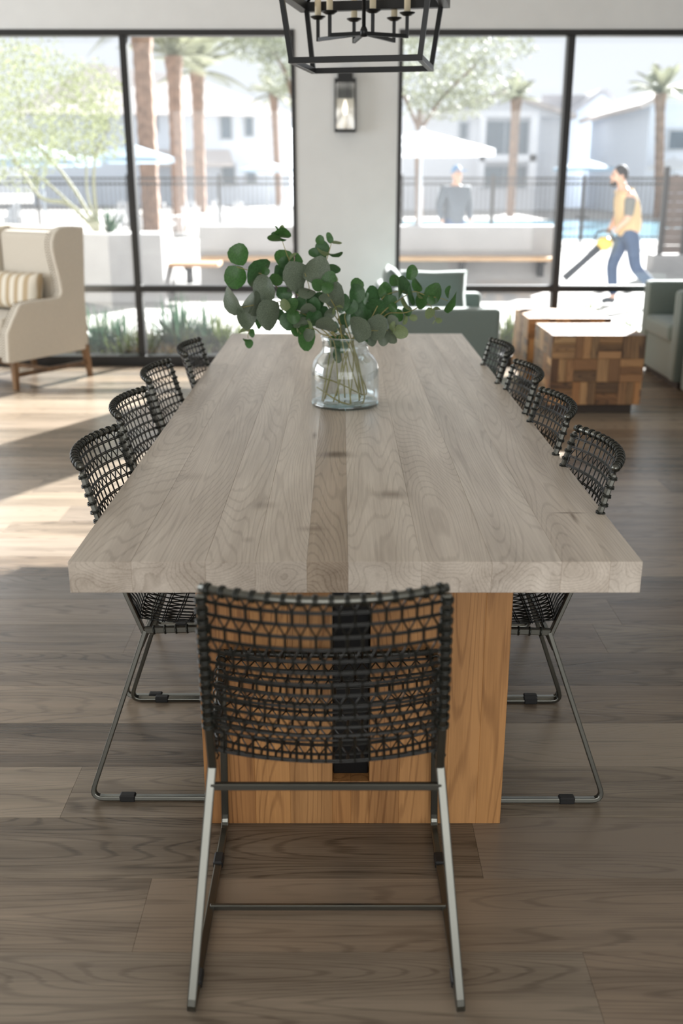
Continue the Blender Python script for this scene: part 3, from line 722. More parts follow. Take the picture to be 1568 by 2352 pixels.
loose('sofa_cushion', 'grey green cushion propped high against the sofa back by the column', (.40, 7.50, .475 + .215), PI/2, -.22, .46, .46, .15, M['sofa'])
loose('sofa_cushion', 'flat grey green cushion lying along the far arm of the sofa', (.72, 7.93, .475 + .19), 0, -.25, .52, .38, .14, M['sofa'])
sofa('club_chair', 'grey club chair facing the wooden cubes, nearer the window', (2.50, 8.40, 0), -PI/2, .94, .90, .735, .74, 'grey club chairs across from the sofa')
sofa('club_chair', 'grey club chair cut by the picture edge, facing the front cube', (2.47, 7.20, 0), -PI/2, .94, .90, .735, .74, 'grey club chairs across from the sofa')
loose('club_cushion', 'grey green cushion leaning in the club chair by the window', (2.92, 8.02, .475 + .19), -PI/2, -.3, .42, .40, .13, M['sofa'])

# ================================================================== LANTERN PENDANT
zb = 1.868
c_ = [at_z(*q, zb) for q in ((664, 146), (962, 139), (724, 169), (991, 164))]
cen = sum(c_, Vector()) / 4; yaw = math.atan2((c_[1] - c_[0]).y + (c_[3] - c_[2]).y, (c_[1] - c_[0]).x + (c_[3] - c_[2]).x)
LW = ((c_[1] - c_[0]).length + (c_[3] - c_[2]).length) / 4; LD = ((c_[2] - c_[0]).length + (c_[3] - c_[1]).length) / 4
ln = thing('lantern_pendant', 'open black iron lantern pendant with candle lights above the table', 'pendant light', (cen.x, cen.y, zb), yaw)
ht, q = .205, .009; TW_, TD_ = LW * 1.13, LD * 1.13
def rect(nm, w_, d_, z, h, q):
    for sy in (-1, 1): MB().box(-w_ - q, w_ + q, sy * d_ - q, sy * d_ + q, z, z + h).build(nm, M['lantern'], ln, bevel=.001, segs=1)
    for sx in (-1, 1): MB().box(sx * w_ - q, sx * w_ + q, -d_ + q, d_ - q, z, z + h).build(nm, M['lantern'], ln, bevel=.001, segs=1)
rect('bottom_bar', LW, LD, 0, .018, q)
rect('top_bar', TW_ + .012, TD_ + .012, ht, .03, .016)
for sx in (-1, 1):
    for sy in (-1, 1):
        MB().tube([(sx * LW, sy * LD, .01), (sx * TW_, sy * TD_, ht + .01)], 0, flat=(.016, .016)).build('corner_bar', M['lantern'], ln)
        MB().tube([(sx * (TW_ + .01), sy * (TD_ + .01), ht + .02), (sx * .05, sy * .05, ht + .26)], 0, flat=(.014, .014)).build('roof_bar', M['lantern'], ln)
MB().box(-.06, .06, -.06, .06, ht + .25, ht + .265).build('roof_cap', M['lantern'], ln)
hubp = at_y(832, 80, cen.y) - cen - Vector((0, 0, 0))
hz0 = at_y(832, 84, cen.y).z - zb
MB().tube([(0, 0, hz0), (0, 0, ZC - zb)], .0065, 10).build('rod', M['lantern'], ln, smooth=True)
MB().lathe([(.0, hz0 - .002), (.012, hz0), (.0125, hz0 + .02), (.008, hz0 + .03), (.0, hz0 + .032)], 14).build('hub', M['lantern'], ln, smooth=True)
MB().lathe([(.0, ZC - zb - .03), (.05, ZC - zb - .026), (.065, ZC - zb), (.0, ZC - zb)], 20).build('ceiling_canopy', M['lantern'], ln, smooth=True)
for (px, py) in ((730, 42), (757, 30), (813, 47), (856, 27), (905, 45), (935, 33)):
    p = Matrix.Rotation(-yaw, 3, 'Z') @ (at_z(px, py, zb + .175) - Vector((cen.x, cen.y, zb)))
    p.z = .175
    a = bpy.data.objects.new('candle_arm', None); COL.objects.link(a); a.parent = ln
    MB().tube([(0, 0, hz0 + .01), (p.x, p.y, hz0 + .012)], 0, flat=(.009, .012)).build('arm_bar', M['lantern'], a)
    MB().box(p.x - .0055, p.x + .0055, p.y - .0055, p.y + .0055, hz0 + .006, p.z - .004).build('arm_riser', M['lantern'], a)
    MB().lathe([(.003, p.z - .006), (.014, p.z - .004), (.026, p.z + .003), (.027, p.z + .006), (.0, p.z + .004)], 18, (p.x, p.y, 0)).build('drip_dish', M['lantern'], a, smooth=True)
    MB().lathe([(.011, p.z + .003), (.011, p.z + .095), (.0, p.z + .095)], 14, (p.x, p.y, 0)).build('candle_sleeve', M['candle'], a, smooth=True)
    MB().lathe([(.005, p.z + .094), (.011, p.z + .112), (.008, p.z + .128), (.0, p.z + .15)], 12, (p.x, p.y, 0)).build('bulb', M['bulb'], a, smooth=True)

# ================================================================== WALL LANTERN
sx0, sx1, sz0, sz1 = -.056, .115, 1.88, 2.275
sn = thing('wall_lantern', 'black framed glass wall lantern on the white column', 'wall light', ((sx0 + sx1) / 2, YW, sz0))
hw, H_, dp = (sx1 - sx0) / 2, sz1 - sz0, .13
MB().box(-.06, .06, -.016, .0, .02, H_ + .08).build('back_plate', M['lantern'], sn)
MB().box(-hw, hw, -dp, -.01, 0, .022).build('bottom_tray', M['lantern'], sn, bevel=.002, segs=1)
MB().box(-hw, hw, -dp, -.01, H_ - .03, H_).build('top_rim', M['lantern'], sn, bevel=.002, segs=1)
MB().box(-.06, .06, -dp + .02, -.01, H_, H_ + .075).build('top_cap', M['lantern'], sn, bevel=.002, segs=1)
for x in (-hw + .006, hw - .006):
    for y in (-dp + .006, -.02): MB().box(x - .006, x + .006, y - .006, y + .006, .02, H_ - .02).build('corner_post', M['lantern'], sn)
M['sglass'] = glass('lantern_glass', (.97, .97, .95, 1), .10, edge=.2, rough=.04)
MB().box(-hw + .012, hw - .012, -dp + .004, -dp + .007, .02, H_ - .028).build('pane', M['sglass'], sn)
for x in (-hw + .005, hw - .007): MB().box(x, x + .002, -dp + .012, -.02, .02, H_ - .028).build('pane', M['sglass'], sn)
MB().box(-hw + .012, hw - .012, -.019, -.016, .02, H_ - .14).build('reflector', plain('pale_reflector', lin(214, 210, 202), .35, .1), sn)
MB().lathe([(.016, .02), (.016, .13), (.0, .13)], 14, (0, -.07, 0)).build('candle_sleeve', M['candle'], sn, smooth=True)
MB().lathe([(.009, .128), (.02, .155), (.018, .20), (.008, .235), (.0, .25)], 14, (0, -.07, 0)).build('bulb', emit('white_bulb', (1, .93, .82, 1), 1.6), sn, smooth=True)
# ================================================================== OUTSIDE
GZ = -.03
gr = struct(MB().box(-90, 90, YW + .22, 140, GZ - .3, GZ).build('ground', M['paving']), 'pale paved terrace outside the windows')
MB().box(-7, 5.2, YW + .24, 10.15, GZ - .05, GZ + .035).build('planting_bed', M['soil'], gr)
M['agave'] = plain('blue_green_blade', lin(60, 88, 66), .5, var=.3, scale=8, trans=.2)
M['grassb'] = plain('green_gold_blade', lin(80, 92, 46), .6, var=.4, scale=10, trans=.25)
M['straw'] = plain('straw_blade', lin(136, 116, 78), .7, var=.35, scale=10, trans=.25)
def blades(mb, rg, n, h, spread, wd, c=(0, 0, 0), droop=.5, up=.2):
    for i in range(n):
        a = rg.uniform(0, 2 * PI); L_ = h * rg.uniform(.65, 1.1); tl = rg.uniform(up, 1.0) * spread
        d = Vector((math.cos(a), math.sin(a), 0)); s = Vector((-d.y, d.x, 0)); pts = []
        for k in range(5):
            t = k / 4; pts.append(Vector(c) + d * (tl * L_ * t + .02) + Vector((0, 0, L_ * (t * (1 - .25 * tl) - droop * tl * t * t * .6))))
        vs_b = []; fs = []
        for k, p in enumerate(pts):
            w_ = wd * (1 - (k / 4) ** 1.6) * .5 + .0008; vs_b += [p - s * w_, p + s * w_ + Vector((0, 0, .15 * w_))]
        for k in range(4): fs.append((2*k, 2*k+1, 2*k+3, 2*k+2))
        mb.add(vs_b, fs)
def clump(px, py, Y, h, wd, n, label, seed, kind):
    p = at_y(px, py, Y); rg = random.Random(seed)
    r = thing('clumping_plant', label, 'plant', (p.x, Y, GZ + .03))
    m1, m2 = (M['agave'], M['grassb']) if kind == 'a' else (M['grassb'], M['straw'])
    mb = MB(); blades(mb, rg, n, h, .8, wd, up=.05)
    for k in range(4): blades(mb, rg, n // 2, h * rg.uniform(.7, .95), .8, wd * .8, (rg.uniform(-.28, .28), rg.uniform(-.1, .1), 0), up=.05)
    stuff(mb.build('long_blades', m1, r, smooth=True))
    mb = MB()
    for k in range(12): blades(mb, rg, n // 2, h * .6, 1.1, wd * .6, (rg.uniform(-.38, .38), rg.uniform(-.14, .14), 0), .9, .3)
    stuff(mb.build('low_blades', m2 if kind == 'a' else M['straw'], r, smooth=True))
clump(235, 800, 9.15, .50, .04, 46, 'spiky blue green plant outside, between armchair and window mullion', 1, 'a')
clump(415, 800, 9.25, .58, .035, 70, 'wide bushy clump of green blades behind the table corner chairs', 2, 'a')
clump(500, 810, 9.3, .42, .018, 90, 'straw tinged grass clump outside beside the bushy green clump', 3, 'g')
clump(345, 810, 9.05, .34, .018, 60, 'low straw grass tuft outside at the window mullion', 9, 'g')
clump(1165, 800, 9.2, .46, .02, 70, 'grass clump outside between the sofa and the wooden cubes', 4, 'g')
clump(1345, 770, 9.5, .52, .03, 40, 'yellow green spiky plant outside above the rear wooden cube', 5, 'g')
clump(1440, 780, 9.3, .40, .02, 60, 'leafy low plant outside beside the club chair', 6, 'g')

# concrete seat walls and timber benches
def seat_wall(x0, x1, y0, y1, h, label):
    return tag(MB().box(x0, x1, y0, y1, GZ, h).build('concrete_wall', M['concrete'], None, bevel=.02, segs=2), label, 'planter wall')
seat_wall(-7.2, -2.33, 13.35, 14.25, .86, 'pale concrete planter wall seen beside the armchair')
seat_wall(-2.12, -.2, 15.3, 15.75, .88, 'pale concrete bench wall outside in the window nearer the armchair')
seat_wall(.35, 3.22, 15.3, 15.75, .88, 'pale concrete bench wall outside behind the sofa')
def bench(x0, x1, y0, y1, br, label):
    r = thing('timber_bench', label, 'bench', ((x0 + x1) / 2, y1, GZ)); c = (x0 + x1) / 2; n = 4; w_ = (y1 - y0) / n
    for k in range(n): MB().box(x0 - c, x1 - c, -w_ * (k + 1) + .006, -w_ * k - .006, .44, .49).build('seat_slat', M['bench'], r, bevel=.004, segs=1)
    for x in br: MB().box(x - c - .03, x - c + .03, -(y1 - y0) + .06, 0, .395, .44).box(x - c - .03, x - c + .03, -.25, 0, .2, .395).build('bracket', M['black'], r)
bench(-2.05, -.25, 14.8, 15.3, (-1.55, -.75), 'timber slat bench fixed to the concrete wall nearer the armchair')
bench(.45, 3.15, 14.8, 15.3, (1.78, 2.95), 'timber slat bench fixed to the concrete wall behind the sofa')
bench(-2.33, -1.66, 13.75, 14.25, (-2.1,), 'short timber bench at the end of the planter wall')

# trees
def leaves_cloud(mb, rg, c, r, n, s):
    for i in range(n):
        while True:
            p = Vector((rg.uniform(-1, 1), rg.uniform(-1, 1), rg.uniform(-1, 1)))
            if .15 < p.length < 1: break
        p = Vector((p.x * r[0], p.y * r[1], p.z * r[2])) + Vector(c); k = s * rg.uniform(.5, 1.3)
        u = Vector((rg.gauss(0, 1), rg.gauss(0, 1), rg.gauss(0, 1))).normalized(); v = u.orthogonal().normalized()
        mb.add([p - u * k, p + v * k * .45, p + u * k, p - v * k * .45], [(0, 1, 2, 3)])
M['pv_leaf'] = plain('palo_verde_leaf', lin(146, 152, 116), .6, var=.25, scale=1.5, trans=.5)
M['pv_bark'] = plain('palo_verde_bark', lin(150, 150, 122), .6, var=.1)
M['ol_leaf'] = plain('grey_green_leaf', lin(140, 144, 124), .6, var=.25, scale=1.5, trans=.45)
M['bark'] = plain('brown_bark', lin(120, 100, 84), .9, var=.3, scale=8)
M['palm_leaf'] = plain('palm_leaf', lin(134, 136, 114), .55, var=.2, scale=2, trans=.35)
def tree(label, base, limbs, clouds, lm, bmat, seed, s):
    r = thing('leafy_tree', label, 'tree', base); rg = random.Random(seed); b = Vector(base)
    for pts, r0, r1 in limbs:
        P = cr([p - b for p in pts], 5); n = len(P); MB().tube(P, [r0 + (r1 - r0) * i / n for i in range(n)], 7).build('limb', bmat, r, smooth=True)
    mb = MB()
    for c, rad, n in clouds: leaves_cloud(mb, rg, Vector(c) - b, rad, n, s)
    stuff(mb.build('foliage', lm, r))
Yt = 14.0; g = Vector((at_y(225, 510, Yt).x, Yt, .84))
lim = []
for q, r0 in ((((222, 510), (160, 470), (90, 450), (20, 340), (-20, 280)), .035), (((225, 505), (180, 450), (130, 380), (60, 300), (40, 200)), .028), (((228, 505), (215, 420), (225, 340), (255, 290)), .025), (((226, 505), (120, 430), (60, 390), (0, 345)), .022), (((222, 505), (200, 440), (195, 350), (150, 260)), .02)):
    lim.append(([g] + [at_y(*p, Yt + .05 * i) for i, p in enumerate(q[1:])], r0, .008))
cl = [(at_y(*p, Yt + d), (rx, ry, rz), n) for p, d, (rx, ry, rz), n in (((100, 250), 0, (1.0, .8, .75), 2600), ((10, 200), .3, (.8, .7, .8), 1500), ((210, 215), .2, (.42, .5, .45), 800), ((150, 330), -.2, (.7, .5, .3), 700), ((40, 380), 0, (.5, .5, .35), 500), ((240, 300), .1, (.3, .4, .4), 260), ((60, 120), .2, (.5, .6, .5), 260))]
tree('feathery yellow green tree on pale branches rising from the planter wall', g, lim, cl, M['pv_leaf'], M['pv_bark'], 21, .030)
Yt = 23; g = Vector((at_y(962, 480, Yt).x, Yt, GZ))
lim = [([g, at_y(962, 480, Yt), at_y(960, 330, Yt), at_y(965, 250, Yt)], .10, .06), ([at_y(963, 300, Yt), at_y(1020, 220, Yt), at_y(1090, 150, Yt)], .05, .02), ([at_y(963, 300, Yt), at_y(920, 200, Yt), at_y(900, 120, Yt)], .05, .02)]
cl = [(at_y(*p, Yt + d), r_, n) for p, d, r_, n in (((1000, 140), 0, (1.3, 1.0, .9), 1500), ((1090, 190), .4, (1.1, .9, .5), 900), ((900, 160), 0, (1.2, 1, 1.0), 1000), ((1030, 240), -.3, (.9, .8, .35), 600), ((1130, 110), .3, (1.0, .8, .35), 500), ((960, 60), .5, (1.6, 1, .5), 500))]
tree('grey green tree behind the big white parasol', g, lim, cl, M['ol_leaf'], M['bark'], 22, .06)
Yt = 42; g = Vector((at_y(690, 480, Yt).x, Yt, GZ))
cl = [(at_y(*p, Yt + d), r_, n) for p, d, r_, n in (((590, 110), 0, (1.2, 1.0, .6), 700), ((650, 160), .4, (1.0, .9, 1.0), 900), ((640, 90), .4, (1.4, .9, .6), 800), ((520, 95), .4, (1.0, .9, .35), 300))]
tree('grey green tree reaching over the small palm beside the column', g, [([g, at_y(690, 330, Yt), at_y(660, 180, Yt), at_y(620, 110, Yt)], .16, .04)], cl, M['ol_leaf'], M['bark'], 23, .09)

# palms
M['palm_trunk'] = plain('palm_trunk', lin(150, 122, 104), .9, var=.3, scale=5, bump=.5, bscale=12)
def palm(label, base, top, r0, fl_, nf, seed, droop=(-.2, 1.1)):
    b, t_ = Vector(base), Vector(top); r = thing('palm_tree', label, 'palm tree', b); rg = random.Random(seed); h = t_ - b
    prof_ = []; n = 26
    pts = [h * (i / n) for i in range(n + 1)]
    MB().tube(pts, [r0 * (1.0 + .10 * (i % 2) + (.35 * max(0, (i / n - .85) / .15)) ) for i in range(n + 1)], 9).build('trunk', M['palm_trunk'], r, smooth=False)
    for i in range(nf):
        a = 2 * PI * i / nf * 2.4 + rg.uniform(-.2, .2); el = rg.uniform(*droop); d = Vector((math.cos(a), math.sin(a), 0)); L_ = fl_ * rg.uniform(.8, 1.1); s = Vector((-d.y, d.x, 0))
        sp = []; m = 9
        for k in range(m + 1):
            q = k / m; sp.append(h + d * (L_ * q * math.cos(el) * (1 - .1 * q)) + Vector((0, 0, L_ * (q * math.sin(el) - .38 * q * q))))
        mb = MB(); mb.tube(sp, [.03 * fl_ / 2.5 * (1 - .8 * k / m) for k in range(m + 1)], 4)
        for k in range(1, m * 3):
            q = k / (m * 3); ii = min(int(q * m), m - 1); p = sp[ii].lerp(sp[ii + 1], q * m - ii); ll = fl_ * .26 * math.sin(PI * min(1, q * .9 + .12)) ; fw = (sp[ii + 1] - sp[ii]).normalized()
            for sg in (-1, 1):
                tip = p + s * sg * ll * .8 + fw * ll * .6 - Vector((0, 0, ll * .35)); wv = fw * (fl_ * .013)
                mb.add([p - wv, p + wv, tip], [(0, 1, 2)])
        mb.build('frond', M['palm_leaf'], r)
def palm_at(label, bx, by, tx, ty, Y, r0, fl_, nf, seed, **k):
    t_ = at_y(tx, ty, Y); b = at_y(bx, by, Y); palm(label, (b.x, Y, GZ), t_, r0, fl_, nf, seed, **k)
palm_at('thick palm trunk nearest the window mullion, crown above the frame', 348, 520, 322, 40, 29, .25, 2.0, 16, 1)
palm_at('tall palm standing between two other tall palms', 413, 520, 398, 130, 33, .21, 2.3, 20, 2, droop=(.0, 1.3))
palm_at('tall palm whose crown spreads toward the grey house windows', 462, 520, 452, 165, 38, .20, 2.3, 20, 3, droop=(.0, 1.3))
palm_at('small distant palm beside the column edge and the far parasol', 640, 450, 628, 215, 62, .2, 2.3, 18, 4)
palm_at('slim palm standing before the house balcony', 1172, 480, 1186, 225, 48, .19, 1.6, 20, 5, droop=(.1, 1.3))
palm_at('palm with upright fan of fronds beside the walking man', 1510, 520, 1516, 215, 46, .19, 2.1, 22, 6, droop=(.2, 1.35))

# houses
M['house'] = plain('white_stucco', lin(228, 236, 246), .9, var=.03)
M['house2'] = plain('warm_white_stucco', lin(238, 240, 244), .9, var=.03)
M['roof'] = plain('pale_roof_tile', lin(206, 198, 194), .9, var=.1, scale=3)
M['roofd'] = plain('grey_roof_tile', lin(180, 181, 186), .9, var=.1, scale=3)
M['wglass'] = plain('dark_window_glass', lin(96, 112, 124), .15, 0, var=.2, scale=.5, spec=.6)
M['wframe'] = plain('window_casing', lin(190, 196, 202), .6)
def house(label, Y, wall_rect, depth, roofs, wins, wm, rm, extra=()):
    (x0, y0, x1, y1) = wall_rect; a, b = at_y(x0, y0, Y), at_y(x1, y1, Y); c = Vector(((a.x + b.x) / 2, Y, GZ))
    r = thing('house', label, 'house', c)
    MB().box(a.x - c.x, b.x - c.x, 0, depth, 0, a.z - GZ).build('wall', wm, r)
    for (px0, py0, px1, py1, ax, ay) in roofs:     # eave left, eave right, ridge point -> gable prism facing us
        e0, e1, k = at_y(px0, py0, Y) - c, at_y(px1, py1, Y) - c, at_y(ax, ay, Y) - c
        MB().prism([(e0.x, e0.z), (e1.x, e1.z), (k.x, k.z)], (-.5, depth), lambda p, q_, t: (p, t, q_)).build('gable', wm, r)
        for s_, e in ((-1, e0), (1, e1)):
            v = Vector((k.x - e.x, 0, k.z - e.z)).normalized(); n = Vector((-v.z * s_ * -1, 0, v.x * s_ * -1)); n = n if n.z > 0 else -n
            P = [(e.x - v.x * .4, e.z - v.z * .4), (k.x, k.z), (k.x + n.x * .25, k.z + n.z * .25 + .05), (e.x - v.x * .4 + n.x * .25, e.z - v.z * .4 + n.z * .25)]
            MB().prism(P, (-.9, depth + .3), lambda p, q_, t: (p, t, q_)).build('roof', rm, r)
    for (px0, py0, px1, py1) in wins:
        p0, p1 = at_y(px0, py0, Y) - c, at_y(px1, py1, Y) - c
        f = MB().box(p0.x - .12, p1.x + .12, -.10, .05, p1.z - .12, p0.z + .12).build('window', M['wframe'], r)
        n = max(1, round((p1.x - p0.x) / 1.1)); ww = (p1.x - p0.x) / n
        for i in range(n): MB().box(p0.x + ww * i + .04, p0.x + ww * (i + 1) - .04, -.13, -.08, p1.z, p0.z).build('pane', M['wglass'], f)
    for (nm, px0, py0, px1, py1, d0, d1, mt) in extra:
        p0, p1 = at_y(px0, py0, Y) - c, at_y(px1, py1, Y) - c; MB().box(p0.x, p1.x, d0, d1, p1.z, p0.z).build(nm, mt, r)
    return r, c
Y = 72
r, c = house('long white house with pale hipped roof behind the tall palms', Y, (60, 262, 668, 430), 14, (), ((506, 268, 533, 318), (562, 270, 582, 312), (510, 378, 541, 424), (566, 385, 588, 418), (345, 262, 362, 300), (230, 262, 250, 300)), M['house'], M['roof'])
e0, e1 = at_y(30, 262, Y) - c, at_y(690, 268, Y) - c; k0, k1 = at_y(150, 118, Y) - c, at_y(395, 150, Y) - c
MB().add([(e0.x, -1, e0.z), (e1.x, -1, e1.z), (e1.x, 15, e1.z), (e0.x, 15, e0.z), (k0.x, 7, k0.z), (k1.x, 7, k1.z)], [(0, 1, 5, 4), (1, 2, 5), (2, 3, 4, 5), (3, 0, 4), (3, 2, 1, 0)]).build('roof', M['roof'], r)
p0, p1 = at_y(345, 358, Y) - c, at_y(545, 375, Y) - c
MB().add([(p0.x, -2.5, p1.z), (p1.x, -2.5, p1.z), (p1.x - .5, 0, p0.z + .4), (p0.x, 0, p0.z + .4), (p0.x, -2.5, p1.z - .25), (p1.x, -2.5, p1.z - .25), (p1.x - .5, 0, p1.z - .25), (p0.x, 0, p1.z - .25)], [(0,1,2,3),(4,5,1,0),(5,6,2,1),(7,4,0,3),(7,6,5,4)]).build('porch_roof', M['roof'], r)
Y = 60
bal = [('balcony_floor', 1096, 356, 1222, 372, -1.2, 0, M['house2']), ('balcony_post', 1096, 270, 1104, 430, -1.2, -1.0, M['house2']), ('balcony_post', 1212, 270, 1222, 430, -1.2, -1.0, M['house2'])]
house('white gabled house with a shaded balcony behind the slim palm', Y, (925, 268, 1290, 440), 5.4, ((985, 270, 1300, 270, 1152, 222),), ((1106, 280, 1210, 354), (1106, 384, 1206, 428), (1056, 284, 1072, 318)), M['house2'], M['roof'], bal)
Y = 66
house('white gabled house with grey roof beside the window mullion', Y, (1240, 262, 1430, 440), 12, ((1310, 262, 1425, 262, 1378, 216),), ((1395, 290, 1408, 330), (1415, 290, 1426, 330)), M['house'], M['roofd'], [('roof_slope', 1245, 218, 1378, 250, 0, .4, M['roofd'])])
Y = 52
house('white house with a dark window behind the palm near the club chairs', Y, (1494, 245, 1660, 440), 12, ((1480, 245, 1680, 245, 1580, 200),), ((1536, 302, 1580, 342),), M['house'], M['roof'])

# parasols
M['canopy'] = plain('white_canopy', lin(226, 230, 234), .8, var=.02, trans=.3)
M['canopyb'] = plain('blue_canopy', lin(174, 194, 210), .8, var=.04, trans=.3)
def parasol(label, px, py_apex, py_rim, Y, rad, mat):
    a = at_y(px, py_apex, Y); e = at_y(px, py_rim, Y); r = thing('parasol', label, 'parasol', (a.x, Y, GZ)); za, ze = a.z - GZ, e.z - GZ
    pts = [(0, 0, za)] + [(rad * math.cos(2*PI*i/8), rad * math.sin(2*PI*i/8), ze) for i in range(8)] + [(rad * math.cos(2*PI*i/8), rad * math.sin(2*PI*i/8), ze - .12) for i in range(8)]
    MB().add(pts, [(0, 1 + i, 1 + (i + 1) % 8) for i in range(8)] + [(1 + i, 9 + i, 9 + (i + 1) % 8, 1 + (i + 1) % 8) for i in range(8)]).build('canopy', mat, r)
    MB().tube([(0, 0, 0), (0, 0, za + .06)], .035, 8).build('pole', M['wframe'], r, smooth=True)
    MB().lathe([(.3, 0), (.3, .06), (.05, .1), (.0, .1)], 14).build('base', M['black'], r)
    for i in range(8): MB().tube([(0, 0, za - .35), (rad * .55 * math.cos(2*PI*i/8), rad * .55 * math.sin(2*PI*i/8), za + (ze - za) * .55 - .03)], .012, 4).build('rib', M['wframe'], r)
parasol('large white parasol in front of the grey green tree', 968, 298, 342, 20, 1.4, M['canopy'])
parasol('white parasol beside the thickest palm trunk', 300, 330, 362, 26, 1.05, M['canopyb'])
parasol('small pale blue parasol near the distant palm', 612, 370, 388, 48, 1.25, M['canopyb'])
parasol('pale blue parasol behind the walking man', 1345, 366, 386, 46, 1.4, M['canopyb'])
parasol('white parasol above the dark screen fence', 1548, 362, 384, 50.5, 1.3, M['canopy'])
parasol('white and blue parasol behind the feathery tree', 90, 335, 368, 23.5, 1.35, M['canopyb'])

# fence around the pool
fy = 27.0
M['fence'] = plain('dark_bronze_fence', lin(62, 60, 58), .5, .2)
fe = thing('pool_fence', 'dark metal picket fence running across behind the benches', 'fence', (0, fy, GZ))
pk = MB().box(-.011, .011, -.011, .011, .10, 1.60).mesh('picket'); pk.materials.append(M['fence'])
fx0, fx1 = -10.2, 11.0; n = int((fx1 - fx0) / .118)
for i in range(n):
    o = obj('picket', pk, None, fe, (fx0 + i * .118, 0, 0))
for z in (.14, 1.46, 1.60): MB().box(fx0, fx1, -.02, .02, z, z + .045).build('rail', M['fence'], fe)
ps = MB().box(-.035, .035, -.035, .035, 0, 1.72).mesh('post'); ps.materials.append(M['fence'])
for i in range(10): obj('post', ps, None, fe, (fx0 + i * 2.35, 0, 0))
# pool
M['water'] = plain('pool_water', lin(120, 176, 196), .12, 0, var=.12, scale=.8, bump=.1, bscale=3)
pool = thing('swimming_pool', 'light blue swimming pool beyond the picket fence', 'pool', (9, 36.5, GZ))
MB().box(-7.2, 9, -8.6, 7.0, 0, .02).build('coping', M['concrete'], pool)
MB().box(-6.8, 8.6, -8.2, 6.6, .018, .026).build('water', M['water'], pool)
# adirondack chairs
M['whitep'] = plain('white_paint', lin(236, 238, 240), .6, var=.02)
def adirondack():
    r = thing('deck_chair', 'white slatted garden chair beyond the picket fence', 'garden chair', group='white garden chairs by the pool fence')
    for i in range(5):
        x = (i - 2) * .105; hgt = 1.0 - .05 * (i - 2) ** 2
        MB().tube([(x * .8, .22, .3), (x * 1.15, .22 + .42 * (hgt - .2), hgt)], 0, flat=(.095, .02)).build('back_slat', M['whitep'], r)
        MB().box(-.27, .27, -.32 + i * .115, -.32 + i * .115 + .10, .36 - .028 * i, .38 - .028 * i).build('seat_slat', M['whitep'], r)
    for s in (-1, 1):
        MB().box(s * .34 - .06, s * .34 + .06, -.36, .34, .55, .575).build('arm', M['whitep'], r)
        MB().box(s * .31 - .02, s * .31 + .02, -.33, -.22, 0, .55).build('leg', M['whitep'], r); MB().box(s * .29 - .02, s * .29 + .02, .25, .36, 0, .55).build('leg', M['whitep'], r)
    return r
ad = adirondack(); KIDS[ad.name] = [x for x in bpy.data.objects if x.parent == ad]
spots = [((296, 500), 31, .5), ((378, 490), 31, .35), ((440, 485), 32, .2), ((487, 478), 33, -.15), ((560, 490), 31, .4), ((10, 500), 30, -.5), ((640, 490), 33, -.4)]
for i, (pq, Y, rz) in enumerate(spots):
    p = at_y(*pq, Y); q = ad if i == 0 else copy_tree(ad); q.location = (p.x, Y, GZ); q.rotation_euler = (0, 0, rz)
# agave in the planter
p = at_y(252, 530, 13.8); ag = thing('agave', 'pale agave rosette growing in the concrete planter wall', 'plant', (p.x, 13.8, .84)); mb = MB(); blades(mb, random.Random(5), 30, .36, .8, .045, up=.1, droop=.1); stuff(mb.build('blades', M['agave'], ag, smooth=True))
# dark screen at the right
sf = thing('screen_fence', 'dark brown screen panel with posts on a white base wall', 'fence', (6.0, 18.0, GZ))
M['screen'] = plain('brown_screen', lin(120, 106, 98), .8, var=.15, scale=3)
MB().box(-.55, 2.6, -.1, .35, 0, .32).build('base_wall', M['concrete'], sf)
for k in range(9): MB().box(-.4, 2.6, .02, .05, .34 + k * .145, .34 + k * .145 + .135).build('board', M['screen'], sf)
for x in (-.42, -.02, .9, 1.8): MB().box(x - .035, x + .035, -.02, .1, .3, 1.78).build('post', M['fence'], sf)

# ================================================================== PEOPLE
def skin(name, verts, edges, radii, mat, parent, root=0, sub=2):
    me = bpy.data.meshes.new(name); me.from_pydata(verts, edges, [])
    o = bpy.data.objects.new(name, me); COL.objects.link(o)
    o.modifiers.new('s', 'SKIN'); sv = me.skin_vertices[0].data
    for i, r in enumerate(radii): sv[i].radius = r if isinstance(r, tuple) else (r, r)
    sv[root].use_root = True
    m = o.modifiers.new('u', 'SUBSURF'); m.levels = sub; m.render_levels = sub
    dg = bpy.context.evaluated_depsgraph_get(); ev = o.evaluated_get(dg); nm = bpy.data.meshes.new_from_object(ev)
    bpy.data.objects.remove(o); bpy.data.meshes.remove(me); nm.name = name
    nm.materials.clear(); nm.materials.append(mat)
    for q in nm.polygons: q.use_smooth = True
    return obj(name, nm, None, parent)
M['skin'] = plain('skin', lin(206, 164, 140), .6, var=.05)
M['hair'] = plain('dark_hair', lin(40, 34, 32), .7)
def chain(lst):  # list of chains of ((xyz), r); returns verts, edges, radii with shared first vertices by equality
    V, R, E_ = [], [], []
    for c in lst:
        prev = None
        for (p, r) in c:
            if p in V: i = V.index(p)
            else: V.append(p); R.append(r); i = len(V) - 1
            if prev is not None: E_.append((prev, i))
            prev = i
    return V, E_, R
